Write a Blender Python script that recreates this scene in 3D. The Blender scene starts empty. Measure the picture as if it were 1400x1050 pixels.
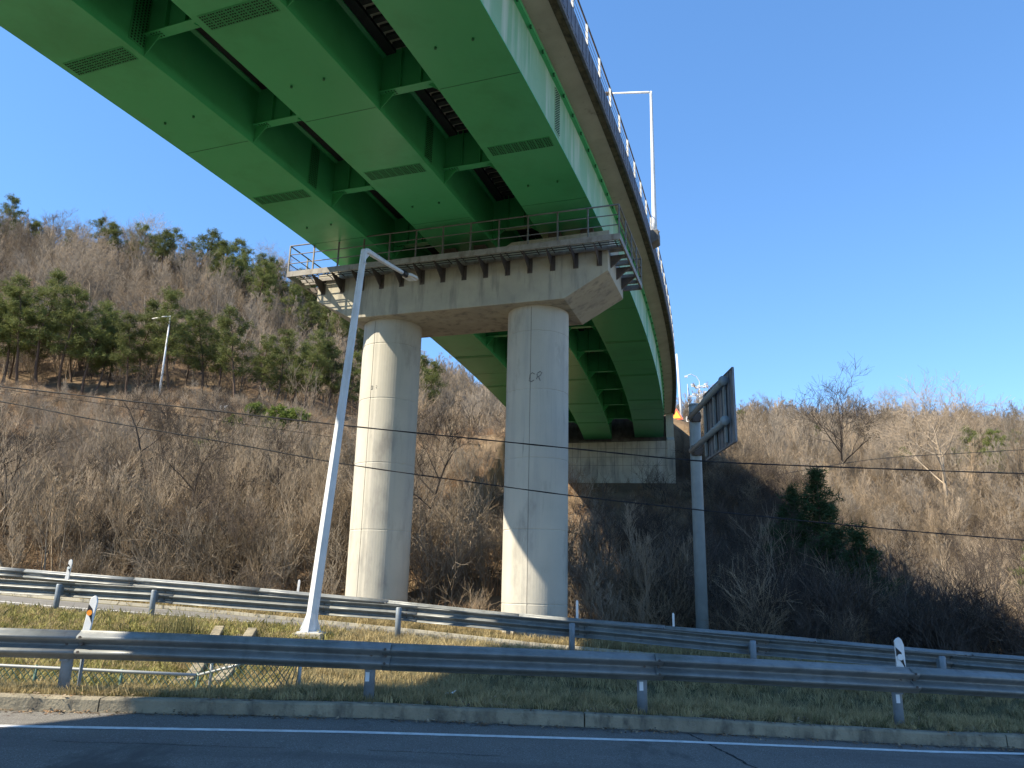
import bpy, math, random
import numpy as np
from mathutils import Matrix, Vector
random.seed(7); rng = np.random.default_rng(11)
scn = bpy.context.scene; COL = scn.collection
PI = math.pi; R_ = math.radians

# ------------------------------------------------------------------ camera
FPX, PITCH, ROLL, CZ = 1079.43, .2548, .0223, 1.6
Rp = np.array([[1,0,0],[0,math.cos(PITCH),-math.sin(PITCH)],[0,math.sin(PITCH),math.cos(PITCH)]])
cr, sr = math.cos(ROLL), math.sin(ROLL)
cam = bpy.data.cameras.new('camera'); cam.sensor_width = 36; cam.lens = FPX*36/1400; cam.clip_end = 3000; cam.clip_start = .05
camo = bpy.data.objects.new('camera', cam); COL.objects.link(camo); scn.camera = camo
ax = Rp@np.array([cr,0,sr]); ay = Rp@np.array([-sr,0,cr]); az = -(Rp@np.array([0,1,0]))
camo.matrix_world = Matrix(((ax[0],ay[0],az[0],0),(ax[1],ay[1],az[1],0),(ax[2],ay[2],az[2],CZ),(0,0,0,1)))
def ray(px, py):
    u = (px-700)/FPX; v = (525-py)/FPX
    return Rp@np.array([cr*u-sr*v, 1, sr*u+cr*v])
def at(px, py, Y):
    d = ray(px, py); return d*(Y/d[1])+np.array([0,0,CZ])

# ------------------------------------------------------------------ light
SUN_AZ, SUN_EL = R_(202), R_(46)      # mathematical azimuth from +X
w = bpy.data.worlds.new('World'); scn.world = w; w.use_nodes = True
nt = w.node_tree; nt.nodes.clear()
sky = nt.nodes.new('ShaderNodeTexSky'); sky.sky_type = 'NISHITA'; sky.sun_disc = False
sky.sun_elevation = SUN_EL; sky.sun_rotation = PI/2-SUN_AZ
sky.air_density = 1.0; sky.dust_density = 0; sky.ozone_density = 8.0; sky.altitude = 50
bg = nt.nodes.new('ShaderNodeBackground'); bg.inputs[1].default_value = .15
wo = nt.nodes.new('ShaderNodeOutputWorld')
hs_ = nt.nodes.new('ShaderNodeHueSaturation'); hs_.inputs['Hue'].default_value = .503; hs_.inputs['Saturation'].default_value = 1.19; gm_ = nt.nodes.new('ShaderNodeGamma'); gm_.inputs[1].default_value = .75; nt.links.new(sky.outputs[0], gm_.inputs[0]); nt.links.new(gm_.outputs[0], hs_.inputs['Color']); nt.links.new(hs_.outputs[0], bg.inputs[0]); nt.links.new(bg.outputs[0], wo.inputs[0])
sun = bpy.data.lights.new('sun', 'SUN'); sun.energy = 4.5; sun.angle = R_(.53); sun.color = (1,.89,.70)
suno = bpy.data.objects.new('sun', sun); COL.objects.link(suno)
sd = Vector((math.cos(SUN_EL)*math.cos(SUN_AZ), math.cos(SUN_EL)*math.sin(SUN_AZ), math.sin(SUN_EL)))
suno.rotation_euler = sd.to_track_quat('Z','Y').to_euler(); suno.location = (-40,-20,60)
scn.view_settings.view_transform = 'Standard'; scn.view_settings.look = 'None'
scn.view_settings.exposure = 1.43; scn.view_settings.gamma = 1

# ------------------------------------------------------------------ materials
def mat(name, base, rough=.8, spec=.5, metal=0, var=None, vscale=3, bump=0, bscale=40, streak=None, rand=0, trans=0, lines=None, coord='Object', detail=6, extra=None):
    """procedural Principled material: noise colour variation, vertical streaks, bump"""
    m = bpy.data.materials.new(name); m.use_nodes = True
    n = m.node_tree.nodes; L = m.node_tree.links; b = n['Principled BSDF']
    b.inputs['Roughness'].default_value = rough; b.inputs['Metallic'].default_value = metal
    b.inputs['Specular IOR Level'].default_value = spec
    b.inputs['Base Color'].default_value = (*base,1)
    tc = n.new('ShaderNodeTexCoord'); co = tc.outputs[coord]; last = None
    def mix(fac, a, bb, mode='MIX'):
        x = n.new('ShaderNodeMix'); x.data_type = 'RGBA'; x.blend_type = mode
        if isinstance(fac, (int,float)): x.inputs[0].default_value = fac
        else: L.new(fac, x.inputs[0])
        for k, s in ((6,a),(7,bb)):
            if isinstance(s, tuple): x.inputs[k].default_value = (*s,1)
            else: L.new(s, x.inputs[k])
        return x.outputs[2]
    def ramp(src, lo, hi):
        r = n.new('ShaderNodeMapRange'); r.inputs[1].default_value = lo; r.inputs[2].default_value = hi; L.new(src, r.inputs[0]); return r.outputs[0]
    def noise(scale, sc=None, det=6, rg=.6):
        t = n.new('ShaderNodeTexNoise'); t.inputs['Scale'].default_value = scale; t.inputs['Detail'].default_value = det; t.inputs['Roughness'].default_value = rg
        if sc:
            mp = n.new('ShaderNodeMapping'); mp.inputs['Scale'].default_value = sc; L.new(co, mp.inputs[0]); L.new(mp.outputs[0], t.inputs[0])
        else: L.new(co, t.inputs[0])
        return t.outputs[0]
    cur = tuple(base)
    if var:
        cur = mix(ramp(noise(vscale, det=detail), .35, .68), cur, tuple(var))
    if streak:
        cur = mix(ramp(noise(streak[1], (1,1,streak[2])), .5, .75), cur, tuple(streak[0]))
    if extra: cur = extra(n, L, co, cur, mix, ramp, noise)
    if rand:
        oi = n.new('ShaderNodeObjectInfo'); hs = n.new('ShaderNodeHueSaturation')
        r1 = n.new('ShaderNodeMapRange'); r1.inputs[3].default_value = 1-rand; r1.inputs[4].default_value = 1+rand; L.new(oi.outputs['Random'], r1.inputs[0])
        L.new(r1.outputs[0], hs.inputs['Value'])
        if isinstance(cur, tuple): hs.inputs['Color'].default_value = (*cur,1)
        else: L.new(cur, hs.inputs['Color'])
        cur = hs.outputs[0]
    if not isinstance(cur, tuple): L.new(cur, b.inputs['Base Color'])
    if bump:
        bn = n.new('ShaderNodeBump'); bn.inputs['Strength'].default_value = bump; bn.inputs['Distance'].default_value = .02
        L.new(noise(bscale), bn.inputs['Height']); L.new(bn.outputs[0], b.inputs['Normal'])
    if trans:
        t = n.new('ShaderNodeBsdfTranslucent'); ms = n.new('ShaderNodeMixShader'); ms.inputs[0].default_value = trans
        out = n['Material Output']
        if isinstance(cur, tuple): t.inputs[0].default_value = (*cur,1)
        else: L.new(cur, t.inputs[0])
        L.new(b.outputs[0], ms.inputs[1]); L.new(t.outputs[0], ms.inputs[2]); L.new(ms.outputs[0], out.inputs[0])
    return m
def stain(col, scale, sc, lo, hi):
    def f(n, L, co, cur, mix, ramp, noise): return mix(ramp(noise(scale, sc, 8, .65), lo, hi), cur, col)
    return f
def chain(*fs):
    def f(n, L, co, cur, mix, ramp, noise):
        for g in fs: cur = g(n, L, co, cur, mix, ramp, noise)
        return cur
    return f
M = {}
M['conc'] = mat('weathered_concrete', (.43,.395,.31), .9, .3, var=(.33,.31,.255), vscale=1.1, bump=.25, bscale=30, streak=((.17,.165,.15),3.5,.12), extra=stain((.42,.40,.35),.9,(1,1,.5),.55,.8))
M['conc_col'] = mat('column_concrete', (.47,.44,.37), .85, .35, var=(.40,.38,.325), vscale=.7, bump=.15, bscale=26, streak=((.35,.335,.30),2.6,.06), extra=chain(stain((.19,.18,.165),1.0,(1,1,.35),.53,.78), stain((.56,.54,.48),6,(1,1,.3),.66,.8), stain((.16,.155,.145),9,(1,1,.05),.66,.80), stain((.12,.115,.11),28,None,.72,.78)))
M['conc_bounce'] = mat('bounce_tinted_concrete', (.50,.41,.30), .9, .3, var=(.40,.33,.25), vscale=1.5, bump=.2, bscale=30)  # warmer, paler copy of the concrete with bounce light in its colour
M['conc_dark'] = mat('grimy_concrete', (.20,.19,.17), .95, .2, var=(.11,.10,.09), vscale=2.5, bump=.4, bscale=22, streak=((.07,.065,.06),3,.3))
M['conc_deck'] = mat('deck_concrete', (.46,.44,.39), .9, .3, var=(.36,.34,.30), vscale=1.0, bump=.2, bscale=30, extra=stain((.12,.11,.10),2.2,None,.6,.8))
M['barrier'] = mat('barrier_panel', (.17,.19,.24), .75, .4, var=(.10,.11,.15), vscale=5, bump=.5, bscale=14, streak=((.07,.08,.10),7,.3))
M['rust_edge'] = mat('stained_edge', (.16,.13,.09), .95, .2, var=(.05,.045,.04), vscale=5, bump=.5, bscale=20)
M['green'] = mat('green_steel_paint', (.062,.40,.155), .34, .5, var=(.075,.44,.175), vscale=.35, bump=.04, bscale=1.2, extra=chain(stain((.10,.36,.15),1.4,(1,1,.3),.62,.85), stain((.045,.29,.10),.5,None,.5,.8)))
M['green_sheen'] = mat('sky_sheen_green_paint', (.20,.38,.21), .6, .4, var=(.27,.43,.26), vscale=.8, bump=.04, bscale=2, streak=((.50,.56,.43),2.4,.10), extra=stain((.08,.28,.13),3,(1,1,.08),.58,.8))  # sky reflection on the outer web painted in as paler green
M['green_dark'] = mat('dark_green_paint', (.016,.12,.045), .5, .4, var=(.02,.15,.05), vscale=1)
M['plate'] = mat('splice_plate_paint', (.045,.30,.11), .5, .4)
M['bolt'] = mat('bolt_head', (.008,.035,.018), .6, .3)
M['deckpan'] = mat('dark_deck_pan', (.045,.045,.05), .8, .3, var=(.03,.03,.035), vscale=3)
M['galv'] = mat('galvanised_steel', (.20,.21,.205), .42, .6, metal=.1, var=(.135,.145,.145), vscale=2.5, bump=.05, bscale=8, streak=((.11,.115,.115),7,.15), extra=chain(stain((.10,.10,.10),9,None,.64,.8), stain((.28,.29,.285),2.5,(.6,1,6),.60,.72), stain((.15,.12,.09),14,(1,1,.4),.70,.82)))
M['galv_post'] = mat('galvanised_post', (.20,.235,.27), .55, .5, metal=.3, var=(.15,.17,.19), vscale=6)
M['pole_white'] = mat('white_pole_paint', (.60,.62,.64), .45, .5, var=(.52,.54,.56), vscale=3, streak=((.42,.43,.44),5,.3))
M['pole_gray'] = mat('grey_pole_paint', (.21,.26,.285), .5, .5, var=(.17,.21,.235), vscale=3, streak=((.18,.22,.25),5,.15))
M['sign_back'] = mat('sign_back_aluminium', (.19,.21,.24), .55, .5, metal=.2, var=(.13,.145,.165), vscale=3, streak=((.09,.10,.11),4,.2))
M['dark_metal'] = mat('dark_rusty_steel', (.06,.052,.048), .7, .4, var=(.10,.075,.06), vscale=6)
M['walk_steel'] = mat('walkway_channel_steel', (.30,.285,.26), .7, .4, var=(.2,.185,.165), vscale=4, streak=((.12,.09,.07),5,.3))
M['rail_metal'] = mat('walkway_rail_steel', (.17,.165,.155), .5, .5, metal=.2, var=(.11,.10,.095), vscale=5)
M['lamp_grey'] = mat('lamp_head_grey', (.55,.53,.47), .4, .5, var=(.4,.39,.36), vscale=5)
M['black'] = mat('black_plastic', (.01,.01,.012), .5, .4)
M['white'] = mat('white_plastic', (.72,.72,.72), .45, .5, var=(.6,.6,.6), vscale=8)
M['orange'] = mat('orange_reflector', (.75,.25,.02), .3, .5)
M['glassy'] = mat('clear_reflector', (.62,.66,.68), .2, .7)
M['warn'] = mat('warning_red', (.85,.12,.04), .5, .5)
M['warny'] = mat('warning_yellow', (.80,.42,.03), .5, .5)
M['cable'] = mat('cable_sheath', (.012,.013,.017), .7, .3)
M['asphalt'] = mat('asphalt', (.135,.127,.115), .92, .3, var=(.16,.15,.135), vscale=1.2, bump=.6, bscale=120, detail=2, extra=chain(stain((.36,.35,.33),70,None,.56,.64), stain((.05,.05,.05),48,None,.55,.66), stain((.095,.09,.085),.6,(.15,1,1),.50,.66), stain((.08,.077,.072),.35,(1,.35,1),.55,.60)))
M['asphalt_old'] = mat('old_asphalt', (.165,.16,.15), .95, .25, var=(.13,.125,.118), vscale=1.5, bump=.3, bscale=60, extra=stain((.20,.195,.18),1.3,None,.55,.7))
M['line'] = mat('road_line_paint', (.72,.72,.70), .7, .4, var=(.50,.50,.49), vscale=9, extra=chain(stain((.10,.10,.10),45,None,.60,.70), stain((.20,.20,.195),3,None,.58,.75)))
M['crack'] = mat('crack_sealant', (.012,.012,.013), .8, .3)
M['kerb'] = mat('kerb_concrete', (.29,.255,.185), .95, .2, var=(.18,.16,.12), vscale=3, bump=.7, bscale=35, streak=((.07,.065,.058),6,.5), extra=stain((.28,.265,.235),25,None,.62,.75))
M['soil'] = mat('hill_ground', (.19,.13,.08), 1, .1, var=(.11,.08,.055), vscale=.5, bump=.8, bscale=6, extra=chain(stain((.21,.155,.095),.23,None,.5,.7), stain((.07,.05,.035),3,None,.55,.75)))
M['turf'] = mat('verge_ground', (.12,.105,.055), 1, .1, var=(.075,.07,.04), vscale=2, bump=.8, bscale=12, extra=stain((.05,.04,.03),6,None,.55,.75))
M['twig'] = mat('bare_twigs', (.235,.18,.122), .9, .2, rand=.45)
M['twig_pale'] = mat('pale_bark', (.33,.265,.195), .9, .2, rand=.2)
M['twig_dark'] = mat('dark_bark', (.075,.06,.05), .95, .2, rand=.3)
M['twig_grey'] = mat('grey_twigs', (.23,.195,.155), .9, .2, rand=.35)
M['needles'] = mat('pine_needles', (.105,.125,.038), .8, .3, rand=.25, trans=.25, var=(.14,.16,.045), vscale=.8)
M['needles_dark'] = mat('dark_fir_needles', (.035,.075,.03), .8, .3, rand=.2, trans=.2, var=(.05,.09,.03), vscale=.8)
M['shrubgreen'] = mat('yellow_green_leaves', (.13,.17,.035), .8, .3, rand=.3, trans=.3)
M['bark'] = mat('pine_bark', (.09,.065,.05), .95, .2, var=(.13,.085,.06), vscale=3, rand=.2)
M['grass_dry'] = mat('dry_grass_blades', (.38,.305,.16), .85, .2, rand=.35, trans=.3)
M['grass_green'] = mat('green_grass_blades', (.155,.145,.065), .85, .2, rand=.35, trans=.3)
M['weed'] = mat('yellow_weed_leaves', (.23,.215,.075), .85, .2, rand=.35, trans=.3)
M['reed'] = mat('dry_reed_stems', (.24,.15,.085), .9, .2, rand=.4, trans=.2)
M['pvc'] = mat('green_coated_wire', (.075,.15,.13), .5, .4)
M['wire_grey'] = mat('grey_wire_pipe', (.35,.37,.38), .5, .5, metal=.3)
M['litter'] = mat('white_litter', (.7,.72,.75), .6, .3)
M['mark'] = mat('black_paint_mark', (.16,.16,.155), .8, .2)

# ------------------------------------------------------------------ mesh helpers
class MB:
    def __init__(s): s.v = []; s.f = []; s.mi = []; s.cur = 0
    def add(s, vs, fs):
        o = len(s.v); s.v.extend([tuple(map(float,p)) for p in vs]); s.f.extend([tuple(o+i for i in f) for f in fs]); s.mi.extend([s.cur]*len(fs)); return s
    def box(s, c, size, X=(1,0,0), Y=(0,1,0), Z=(0,0,1)):
        c = np.array(c,float); X,Y,Z = [np.array(a,float)*d/2 for a,d in zip((X,Y,Z),size)]
        vs = [c+a*X+b*Y+d*Z for a in(-1,1) for b in(-1,1) for d in(-1,1)]
        return s.add(vs, [(0,1,3,2),(4,6,7,5),(0,4,5,1),(2,3,7,6),(0,2,6,4),(1,5,7,3)])
    def prism(s, poly, a, b):
        """poly: list of 3D points for one end given by fn a(p)->3D, b(p)->3D"""
        n = len(poly); vs = [a(p) for p in poly]+[b(p) for p in poly]
        fs = [tuple(range(n))[::-1], tuple(range(n,2*n))]+[(i,(i+1)%n,n+(i+1)%n,n+i) for i in range(n)]
        return s.add(vs, fs)
    def loft(s, rings, closed=True, caps=True):
        n = len(rings[0]); o = []; vs = [p for r in rings for p in r]; fs = []
        for k in range(len(rings)-1):
            for i in range(n if closed else n-1):
                j = (i+1)%n; fs.append((k*n+i,k*n+j,(k+1)*n+j,(k+1)*n+i))
        if caps and closed: fs += [tuple(range(n))[::-1], tuple((len(rings)-1)*n+i for i in range(n))]
        return s.add(vs, fs)
    def tube(s, pts, r, n=8, caps=True):
        pts = [np.array(p,float) for p in pts]; rs = r if hasattr(r,'__len__') else [r]*len(pts); rings = []
        ref = np.array([0,0,1.]); 
        for i,p in enumerate(pts):
            d = pts[min(i+1,len(pts)-1)]-pts[max(i-1,0)]; d /= np.linalg.norm(d)+1e-12
            u = np.cross(d, ref)
            if np.linalg.norm(u) < 1e-3: u = np.cross(d, np.array([1.,0,0]))
            u /= np.linalg.norm(u); v = np.cross(d,u)
            rings.append([p+rs[i]*(math.cos(2*PI*k/n)*u+math.sin(2*PI*k/n)*v) for k in range(n)])
        return s.loft(rings, True, caps)
    def build(s, name, m, parent=None, smooth=False):
        me = bpy.data.meshes.new(name); me.from_pydata(s.v, [], s.f)
        ms = m if isinstance(m, list) else [m]
        for q in ms: me.materials.append(M[q])
        if len(ms) > 1: me.polygons.foreach_set('material_index', s.mi)
        if smooth: me.polygons.foreach_set('use_smooth', [True]*len(me.polygons))
        me.update(); o = bpy.data.objects.new(name, me); COL.objects.link(o)
        if parent: o.parent = parent; o.matrix_parent_inverse = Matrix.Translation(-parent.location) if parent.type == 'EMPTY' else Matrix()
        return o
def bevel(o, w=.01, seg=2):
    b = o.modifiers.new('bevel','BEVEL'); b.width = w; b.segments = seg; b.limit_method = 'ANGLE'; b.angle_limit = R_(40); return o
def tag(o, label=None, cat=None, group=None, kind=None):
    for k,v in (('label',label),('category',cat),('group',group),('kind',kind)):
        if v: o[k] = v
    return o
def thing(name, label, cat, loc=(0,0,0), group=None):
    o = bpy.data.objects.new(name, None); o.location = loc; o.empty_display_size = .3; COL.objects.link(o)
    return tag(o, label, cat, group)
def raw_mesh(name, V, F, m, smooth=False):
    """numpy arrays V (n,3), F (m,k)"""
    me = bpy.data.meshes.new(name); k = F.shape[1]
    me.vertices.add(len(V)); me.vertices.foreach_set('co', V.astype(np.float32).ravel())
    me.loops.add(F.size); me.loops.foreach_set('vertex_index', F.astype(np.int32).ravel())
    me.polygons.add(len(F)); me.polygons.foreach_set('loop_start', np.arange(0,F.size,k,dtype=np.int32))
    me.update(calc_edges=True); me.materials.append(M[m]); return me

# ------------------------------------------------------------------ layout curves
def lerp_tab(x, xs, ys):
    xs = np.array(xs,float); ys = np.array(ys,float)
    x = np.asarray(x,float); y = np.interp(x, xs, ys)
    y = np.where(x<xs[0], ys[0]+(x-xs[0])*(ys[1]-ys[0])/(xs[1]-xs[0]), y)
    return np.where(x>xs[-1], ys[-1]+(x-xs[-1])*(ys[-1]-ys[-2])/(xs[-1]-xs[-2]), y)
def R1(x): return 10.65+.134*np.asarray(x,float)                 # near guardrail line
def Z1(x): return lerp_tab(x, [-30,-5.25,-1.69,1.79,5.32,7.2,40], [1.0,.316,.249,.112,-.065,-.13,-1.9])
R2X = [-60,-13.6,-8.9,-2.7,1.37,5.2,9.1,11,40]
def R2(x): return lerp_tab(x, R2X, [31,20.3,19.6,18.9,18.2,17.6,17.0,16.8,14])
def T2(x): return lerp_tab(x, [-60,-12.5,-11,-8.5,-2.49,1.44,5.2,8.85,10.5,40], [4.3,1.585,1.536,1.451,1.189,.952,.704,.513,.421,-1.2])
def Z2(x): return T2(x)-.70
def R3(x): return R2(x)+5.2
def T3(x): return lerp_tab(x, [-60,-16.3,-14,-9.2,-3.3,.94,4.8,6.7,11.4,13.6,60], [4.9,1.955,1.833,1.597,1.217,.904,.704,.604,.309,.206,-2.6])
def Z3(x): return T3(x)-.74
KF = .40
def zstrip(x, y):
    """ground height from camera side to the far side of the far road"""
    x = np.asarray(x,float); y = np.asarray(y,float)
    r1, r2, r3 = R1(x), R2(x), R3(x); z1, z2, z3 = Z1(x), Z2(x), Z3(x)
    z = z1-.15-.03
    def seg(z, ya, yb, za, zb):
        t = np.clip((y-ya)/(yb-ya),0,1); t = t*t*(3-2*t); return np.where(y>=ya, za+(zb-za)*t, z)
    z = np.where(y>r1-KF+.12, z1-.02, z)
    z = seg(z, r1+.5, r1+3.0, z1-.02, z1*.5+z2*.5-.42)
    z = seg(z, r1+3.2, r2-.9, z1*.5+z2*.5-.42, z2)
    z = seg(z, r2+.35, r2+.5, z2, z2-.08)
    z = seg(z, r2+.5, r3-.9, z2-.08, z3-.08)
    z = seg(z, r3-.55, r3-.5, z3-.08, z3)
    z = np.where((y>r2+.62)&(y<r3-.62), z-.12, z)
    return z
# control points of the hillside (x, y, z)
CP = []
for x in (-70,-50,-30,-15,-5,3,8,16,28,45,70): CP.append((x, float(R3(x))+2.5, float(Z3(x))+.15))
for p in [(3.2,40.5,6.2),(4.0,41.5,5.7),(4.9,43.5,5.4),(5.5,40.5,3.6),(5.6,37.5,2.4),(4.6,31.5,1.1),(0,57,10.2),(4,57.2,10.2),(7,58,10.2),(17,60.5,11),(18.8,57.5,8.6),(19.4,51,6.4),(20.5,48.5,4.6),(21.4,46,3.0),(23.7,45,1.6),(24.8,40,-.6),(12,45,4.2),(12,36,1.0),(35,40,-1.2)]: CP.append(p)
for q in [(0,760,30),(0,680,40),(0,600,50),(0,540,62),(120,560,58),(120,540,66),(250,545,62),(250,540,67),(350,560,62),(350,552,67),(450,572,62),(250,640,46),(250,720,34),(600,640,52),(640,700,40),(620,760,30),
          (-150,400,85),(0,425,85),(150,440,85),(300,455,85),(420,500,85),
          (-150,330,118),(0,345,118),(130,370,118),(240,390,115),(330,405,115),(440,455,110),(540,520,108),(620,560,110),(690,590,115),
          (1000,640,92),(1100,665,80),(1250,680,78),(1400,690,74),(1300,720,62),(1400,760,52),(1400,830,40),(1300,640,110),(1100,625,110),(1500,640,105),(900,600,120),
          (1000,602,150),(1100,600,150),(1200,605,152),(1300,608,150),(1400,616,150),(1550,630,150),(-400,330,118),(-400,560,62),(-500,700,40)]:
    CP.append(tuple(at(*q)))
def brs(s):
    th, k = .3211, -.0043
    if s < -13:          # unseen rear stretch, bent tighter to shift its shadow on the near road
        xa_,ya_,ha_ = brs(-13.); k2 = -.012; d = s+13
        return (xa_-(math.cos(ha_+k2*d)-math.cos(ha_))/k2, ya_+(math.sin(ha_+k2*d)-math.sin(ha_))/k2, ha_+k2*d)
    return (-1.8659-(math.cos(th+k*s)-math.cos(th))/k, 25.0143+(math.sin(th+k*s)-math.sin(th))/k, th+k*s)
def br(s, lat, z=0.):
    x,y,H = brs(s); return np.array([x+lat*math.cos(H), y-lat*math.sin(H), z])
for s,l,z in [(38,-9,13.8),(38,-5,14.7),(38,5,14.7),(38,9,13.2),(50,-8,15),(50,0,15),(50,8,15),(50,14,12.2),(65,0,15.6),(65,12,15),(65,20,12),(80,0,17),(42,14,10.5),(60,-12,15.5),(45,-20,15.3)]: CP.append(tuple(br(s,l,z)))
CP += [(-90,170,45),(-40,170,38),(0,175,30),(60,190,22),(120,190,20),(-100,260,20),(0,300,10),(120,300,8),(-120,60,24),(-120,100,46),(110,60,2),(120,110,14),(95,35,-3)]
CP = np.array(CP); _sc = 40.
def tps_fit(P):
    n = len(P); X = P[:,:2]/_sc; d = np.linalg.norm(X[:,None]-X[None],axis=2); K = np.where(d>0, d*d*np.log(d+1e-12), 0)+np.eye(n)*.0006
    A = np.zeros((n+3,n+3)); A[:n,:n] = K; A[:n,n] = 1; A[:n,n+1:] = X; A[n,:n] = 1; A[n+1:,:n] = X.T
    return np.linalg.solve(A, np.concatenate([P[:,2],np.zeros(3)]))
TW = tps_fit(CP)
def tps(x, y):
    x = np.atleast_1d(np.asarray(x,float)).ravel(); y = np.atleast_1d(np.asarray(y,float)).ravel(); out = np.zeros(len(x)); C = CP[:,:2]/_sc
    for a in range(0,len(x),20000):
        q = np.stack([x[a:a+20000],y[a:a+20000]],1)/_sc; d = np.linalg.norm(q[:,None]-C[None],axis=2)
        out[a:a+20000] = (np.where(d>0, d*d*np.log(d+1e-12),0))@TW[:-3]+TW[-3]+q@TW[-2:]
    return out
def _h(x, y):   # smooth pseudo noise
    return .5*np.sin(x*.31+1.3*np.sin(y*.17))*np.cos(y*.27+.8*np.sin(x*.21))+.3*np.sin(x*.83+y*.4)*np.sin(y*.71-x*.2)
def ground(x, y):
    x = np.atleast_1d(np.asarray(x,float)).ravel(); y = np.atleast_1d(np.asarray(y,float)).ravel()
    zs = zstrip(x,y); r3 = R3(x); t = np.clip((y-(r3+1.0))/3.0,0,1); t = t*t*(3-2*t)
    zh = zs.copy(); k = y>r3+.9
    if k.any():
        far = np.clip((y[k]-30)/60,0,1)
        zh[k] = tps(x[k],np.minimum(y[k],300))+_h(x[k],y[k])*(.25+far*1.5)*np.clip((y[k]-28)/12,0,1)
        X0,Y0,H0 = brs(36.5); al = (x[k]-X0)*math.sin(H0)+(y[k]-Y0)*math.cos(H0); la = (x[k]-X0)*math.cos(H0)-(y[k]-Y0)*math.sin(H0)
        inn = (al<-.3)&(al>-30)&(abs(la)<7); zh[k] = np.where(inn, np.minimum(zh[k], 10.35+al*.4), zh[k])
    return zs*(1-t)+zh*t
def g1(x, y): return float(ground(x,y)[0])

# ------------------------------------------------------------------ setting: ground, roads
def grid_sheet(name, xs, ys2d, zfun, m, kind='structure'):
    xs = np.asarray(xs); n = len(xs); k = ys2d.shape[1]
    X = np.repeat(xs[:,None],k,1); Z = zfun(X.ravel(), ys2d.ravel()).reshape(X.shape)
    V = np.stack([X,ys2d,Z],2).reshape(-1,3)
    i = np.arange(n-1)[:,None]*k+np.arange(k-1)[None]; F = np.stack([i,i+k,i+k+1,i+1],2).reshape(-1,4)
    me = raw_mesh(name, V, F, m); me.polygons.foreach_set('use_smooth',[True]*len(me.polygons))
    o = bpy.data.objects.new(name, me); COL.objects.link(o); o['kind'] = kind; return o
xs = np.concatenate([np.linspace(-420,-130,12)[:-1], np.linspace(-130,-30,50)[:-1], np.linspace(-30,30,151)[:-1], np.linspace(30,130,50)[:-1], np.linspace(130,420,12)])
base = []
for x in xs:
    r1,r2,r3 = float(R1(x)),float(R2(x)),float(R3(x))
    if r2-r1 < 4.2: r2 = r1+4.2; r3 = r2+5.2
    y = np.concatenate([[-400,-120,-60,-30,-12,0,r1-KF+.11,r1-KF+.13], np.linspace(r1+.1,r2-.8,26), [r2-.3,r2+.3,r2+.56,r2+.66,r2+2.8,r3-.66,r3-.56,r3-.49,r3+.4], np.linspace(r3+1,r3+4,7), np.linspace(r3+5,65,46), np.linspace(66,170,62), [180,200,230,270,330,420,600]])
    base.append(y)
terr = grid_sheet('hillside', xs, np.array(base), ground, 'soil')
terr.data.materials.append(M['turf'])
pc = np.zeros(len(terr.data.polygons)*3); terr.data.polygons.foreach_get('center', pc); pc = pc.reshape(-1,3)
terr.data.polygons.foreach_set('material_index', (pc[:,1] < R3(pc[:,0])+1.2).astype(np.int32))
xr = np.concatenate([np.linspace(-200,-32,30)[:-1], np.linspace(-32,32,129)[:-1], np.linspace(32,200,30)])
def strip(name, off0, off1, base_fn, zfn, m, k=2, xr=xr):
    t = np.linspace(0,1,k); Y = np.array([base_fn(x)+off0(x)+(off1(x)-off0(x))*t for x in xr])
    return grid_sheet(name, xr, Y, zfn, m)
c_ = lambda v: (lambda x: v)
strip('near_road', c_(-14), c_(-KF+.02), R1, lambda x,y: Z1(x)-.15, 'asphalt', 12)
lo = lambda x: float(lerp_tab(x, [-20,-5.06,-1.7,2.03,6.58,20], [-1.7,-1.41,-1.38,-1.12,-.80,.0]))
strip('road_marking', lambda x: lo(x)-.06, lambda x: lo(x)+.07, R1, lambda x,y: Z1(x)-.15+.004, 'line', xr=np.linspace(-20,13,90))
strip('gutter_line', c_(-KF-.055), c_(-KF-.03), R1, lambda x,y: Z1(x)-.15+.004, 'kerb')
strip('far_road', c_(.55), c_(4.65), R2, lambda x,y: Z2(x)-.07+(Z3(x)-Z2(x))*np.clip((y-R2(x))/5.2,0,1), 'asphalt_old', 6)
zfr = lambda x,y: Z2(x)-.066+(Z3(x)-Z2(x))*np.clip((y-R2(x))/5.2,0,1)
strip('road_marking', c_(2.55), c_(2.68), R2, zfr, 'line', xr=np.linspace(-32,32,90))
strip('road_marking', c_(.75), c_(.86), R2, zfr, 'line', xr=np.linspace(-32,32,90))
kb = MB()     # far kerb strip
for a,b in zip(xr[:-1],xr[1:]):
    if abs(a)<40: kb.prism([(4.65,-.08),(4.65,.02),(4.78,.02),(4.78,-.08)], lambda p: (a,float(R2(a))+p[0],float(Z3(a))+p[1]), lambda p: (b,float(R2(b))+p[0],float(Z3(b))+p[1]))
tag(kb.build('far_kerb','conc'), kind='structure')
# near kerb cast in blocks with open joints
kb = MB(); edges = [-60+i*5.6-.62 for i in range(22)]; lp = [(0,-.19),(.012,-.02),(.03,0),(.19,0),(.2,-.01),(.2,-.19)]
for a,b in zip(edges[:-1],edges[1:]):
    q = np.linspace(a+.008,b-.008,12); kb.loft([[(x,float(R1(x))-KF+p[0],float(Z1(x))+p[1]+.004*math.sin(x*3)) for p in lp] for x in q])
tag(kb.build('kerb','kerb'), kind='structure')
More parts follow.
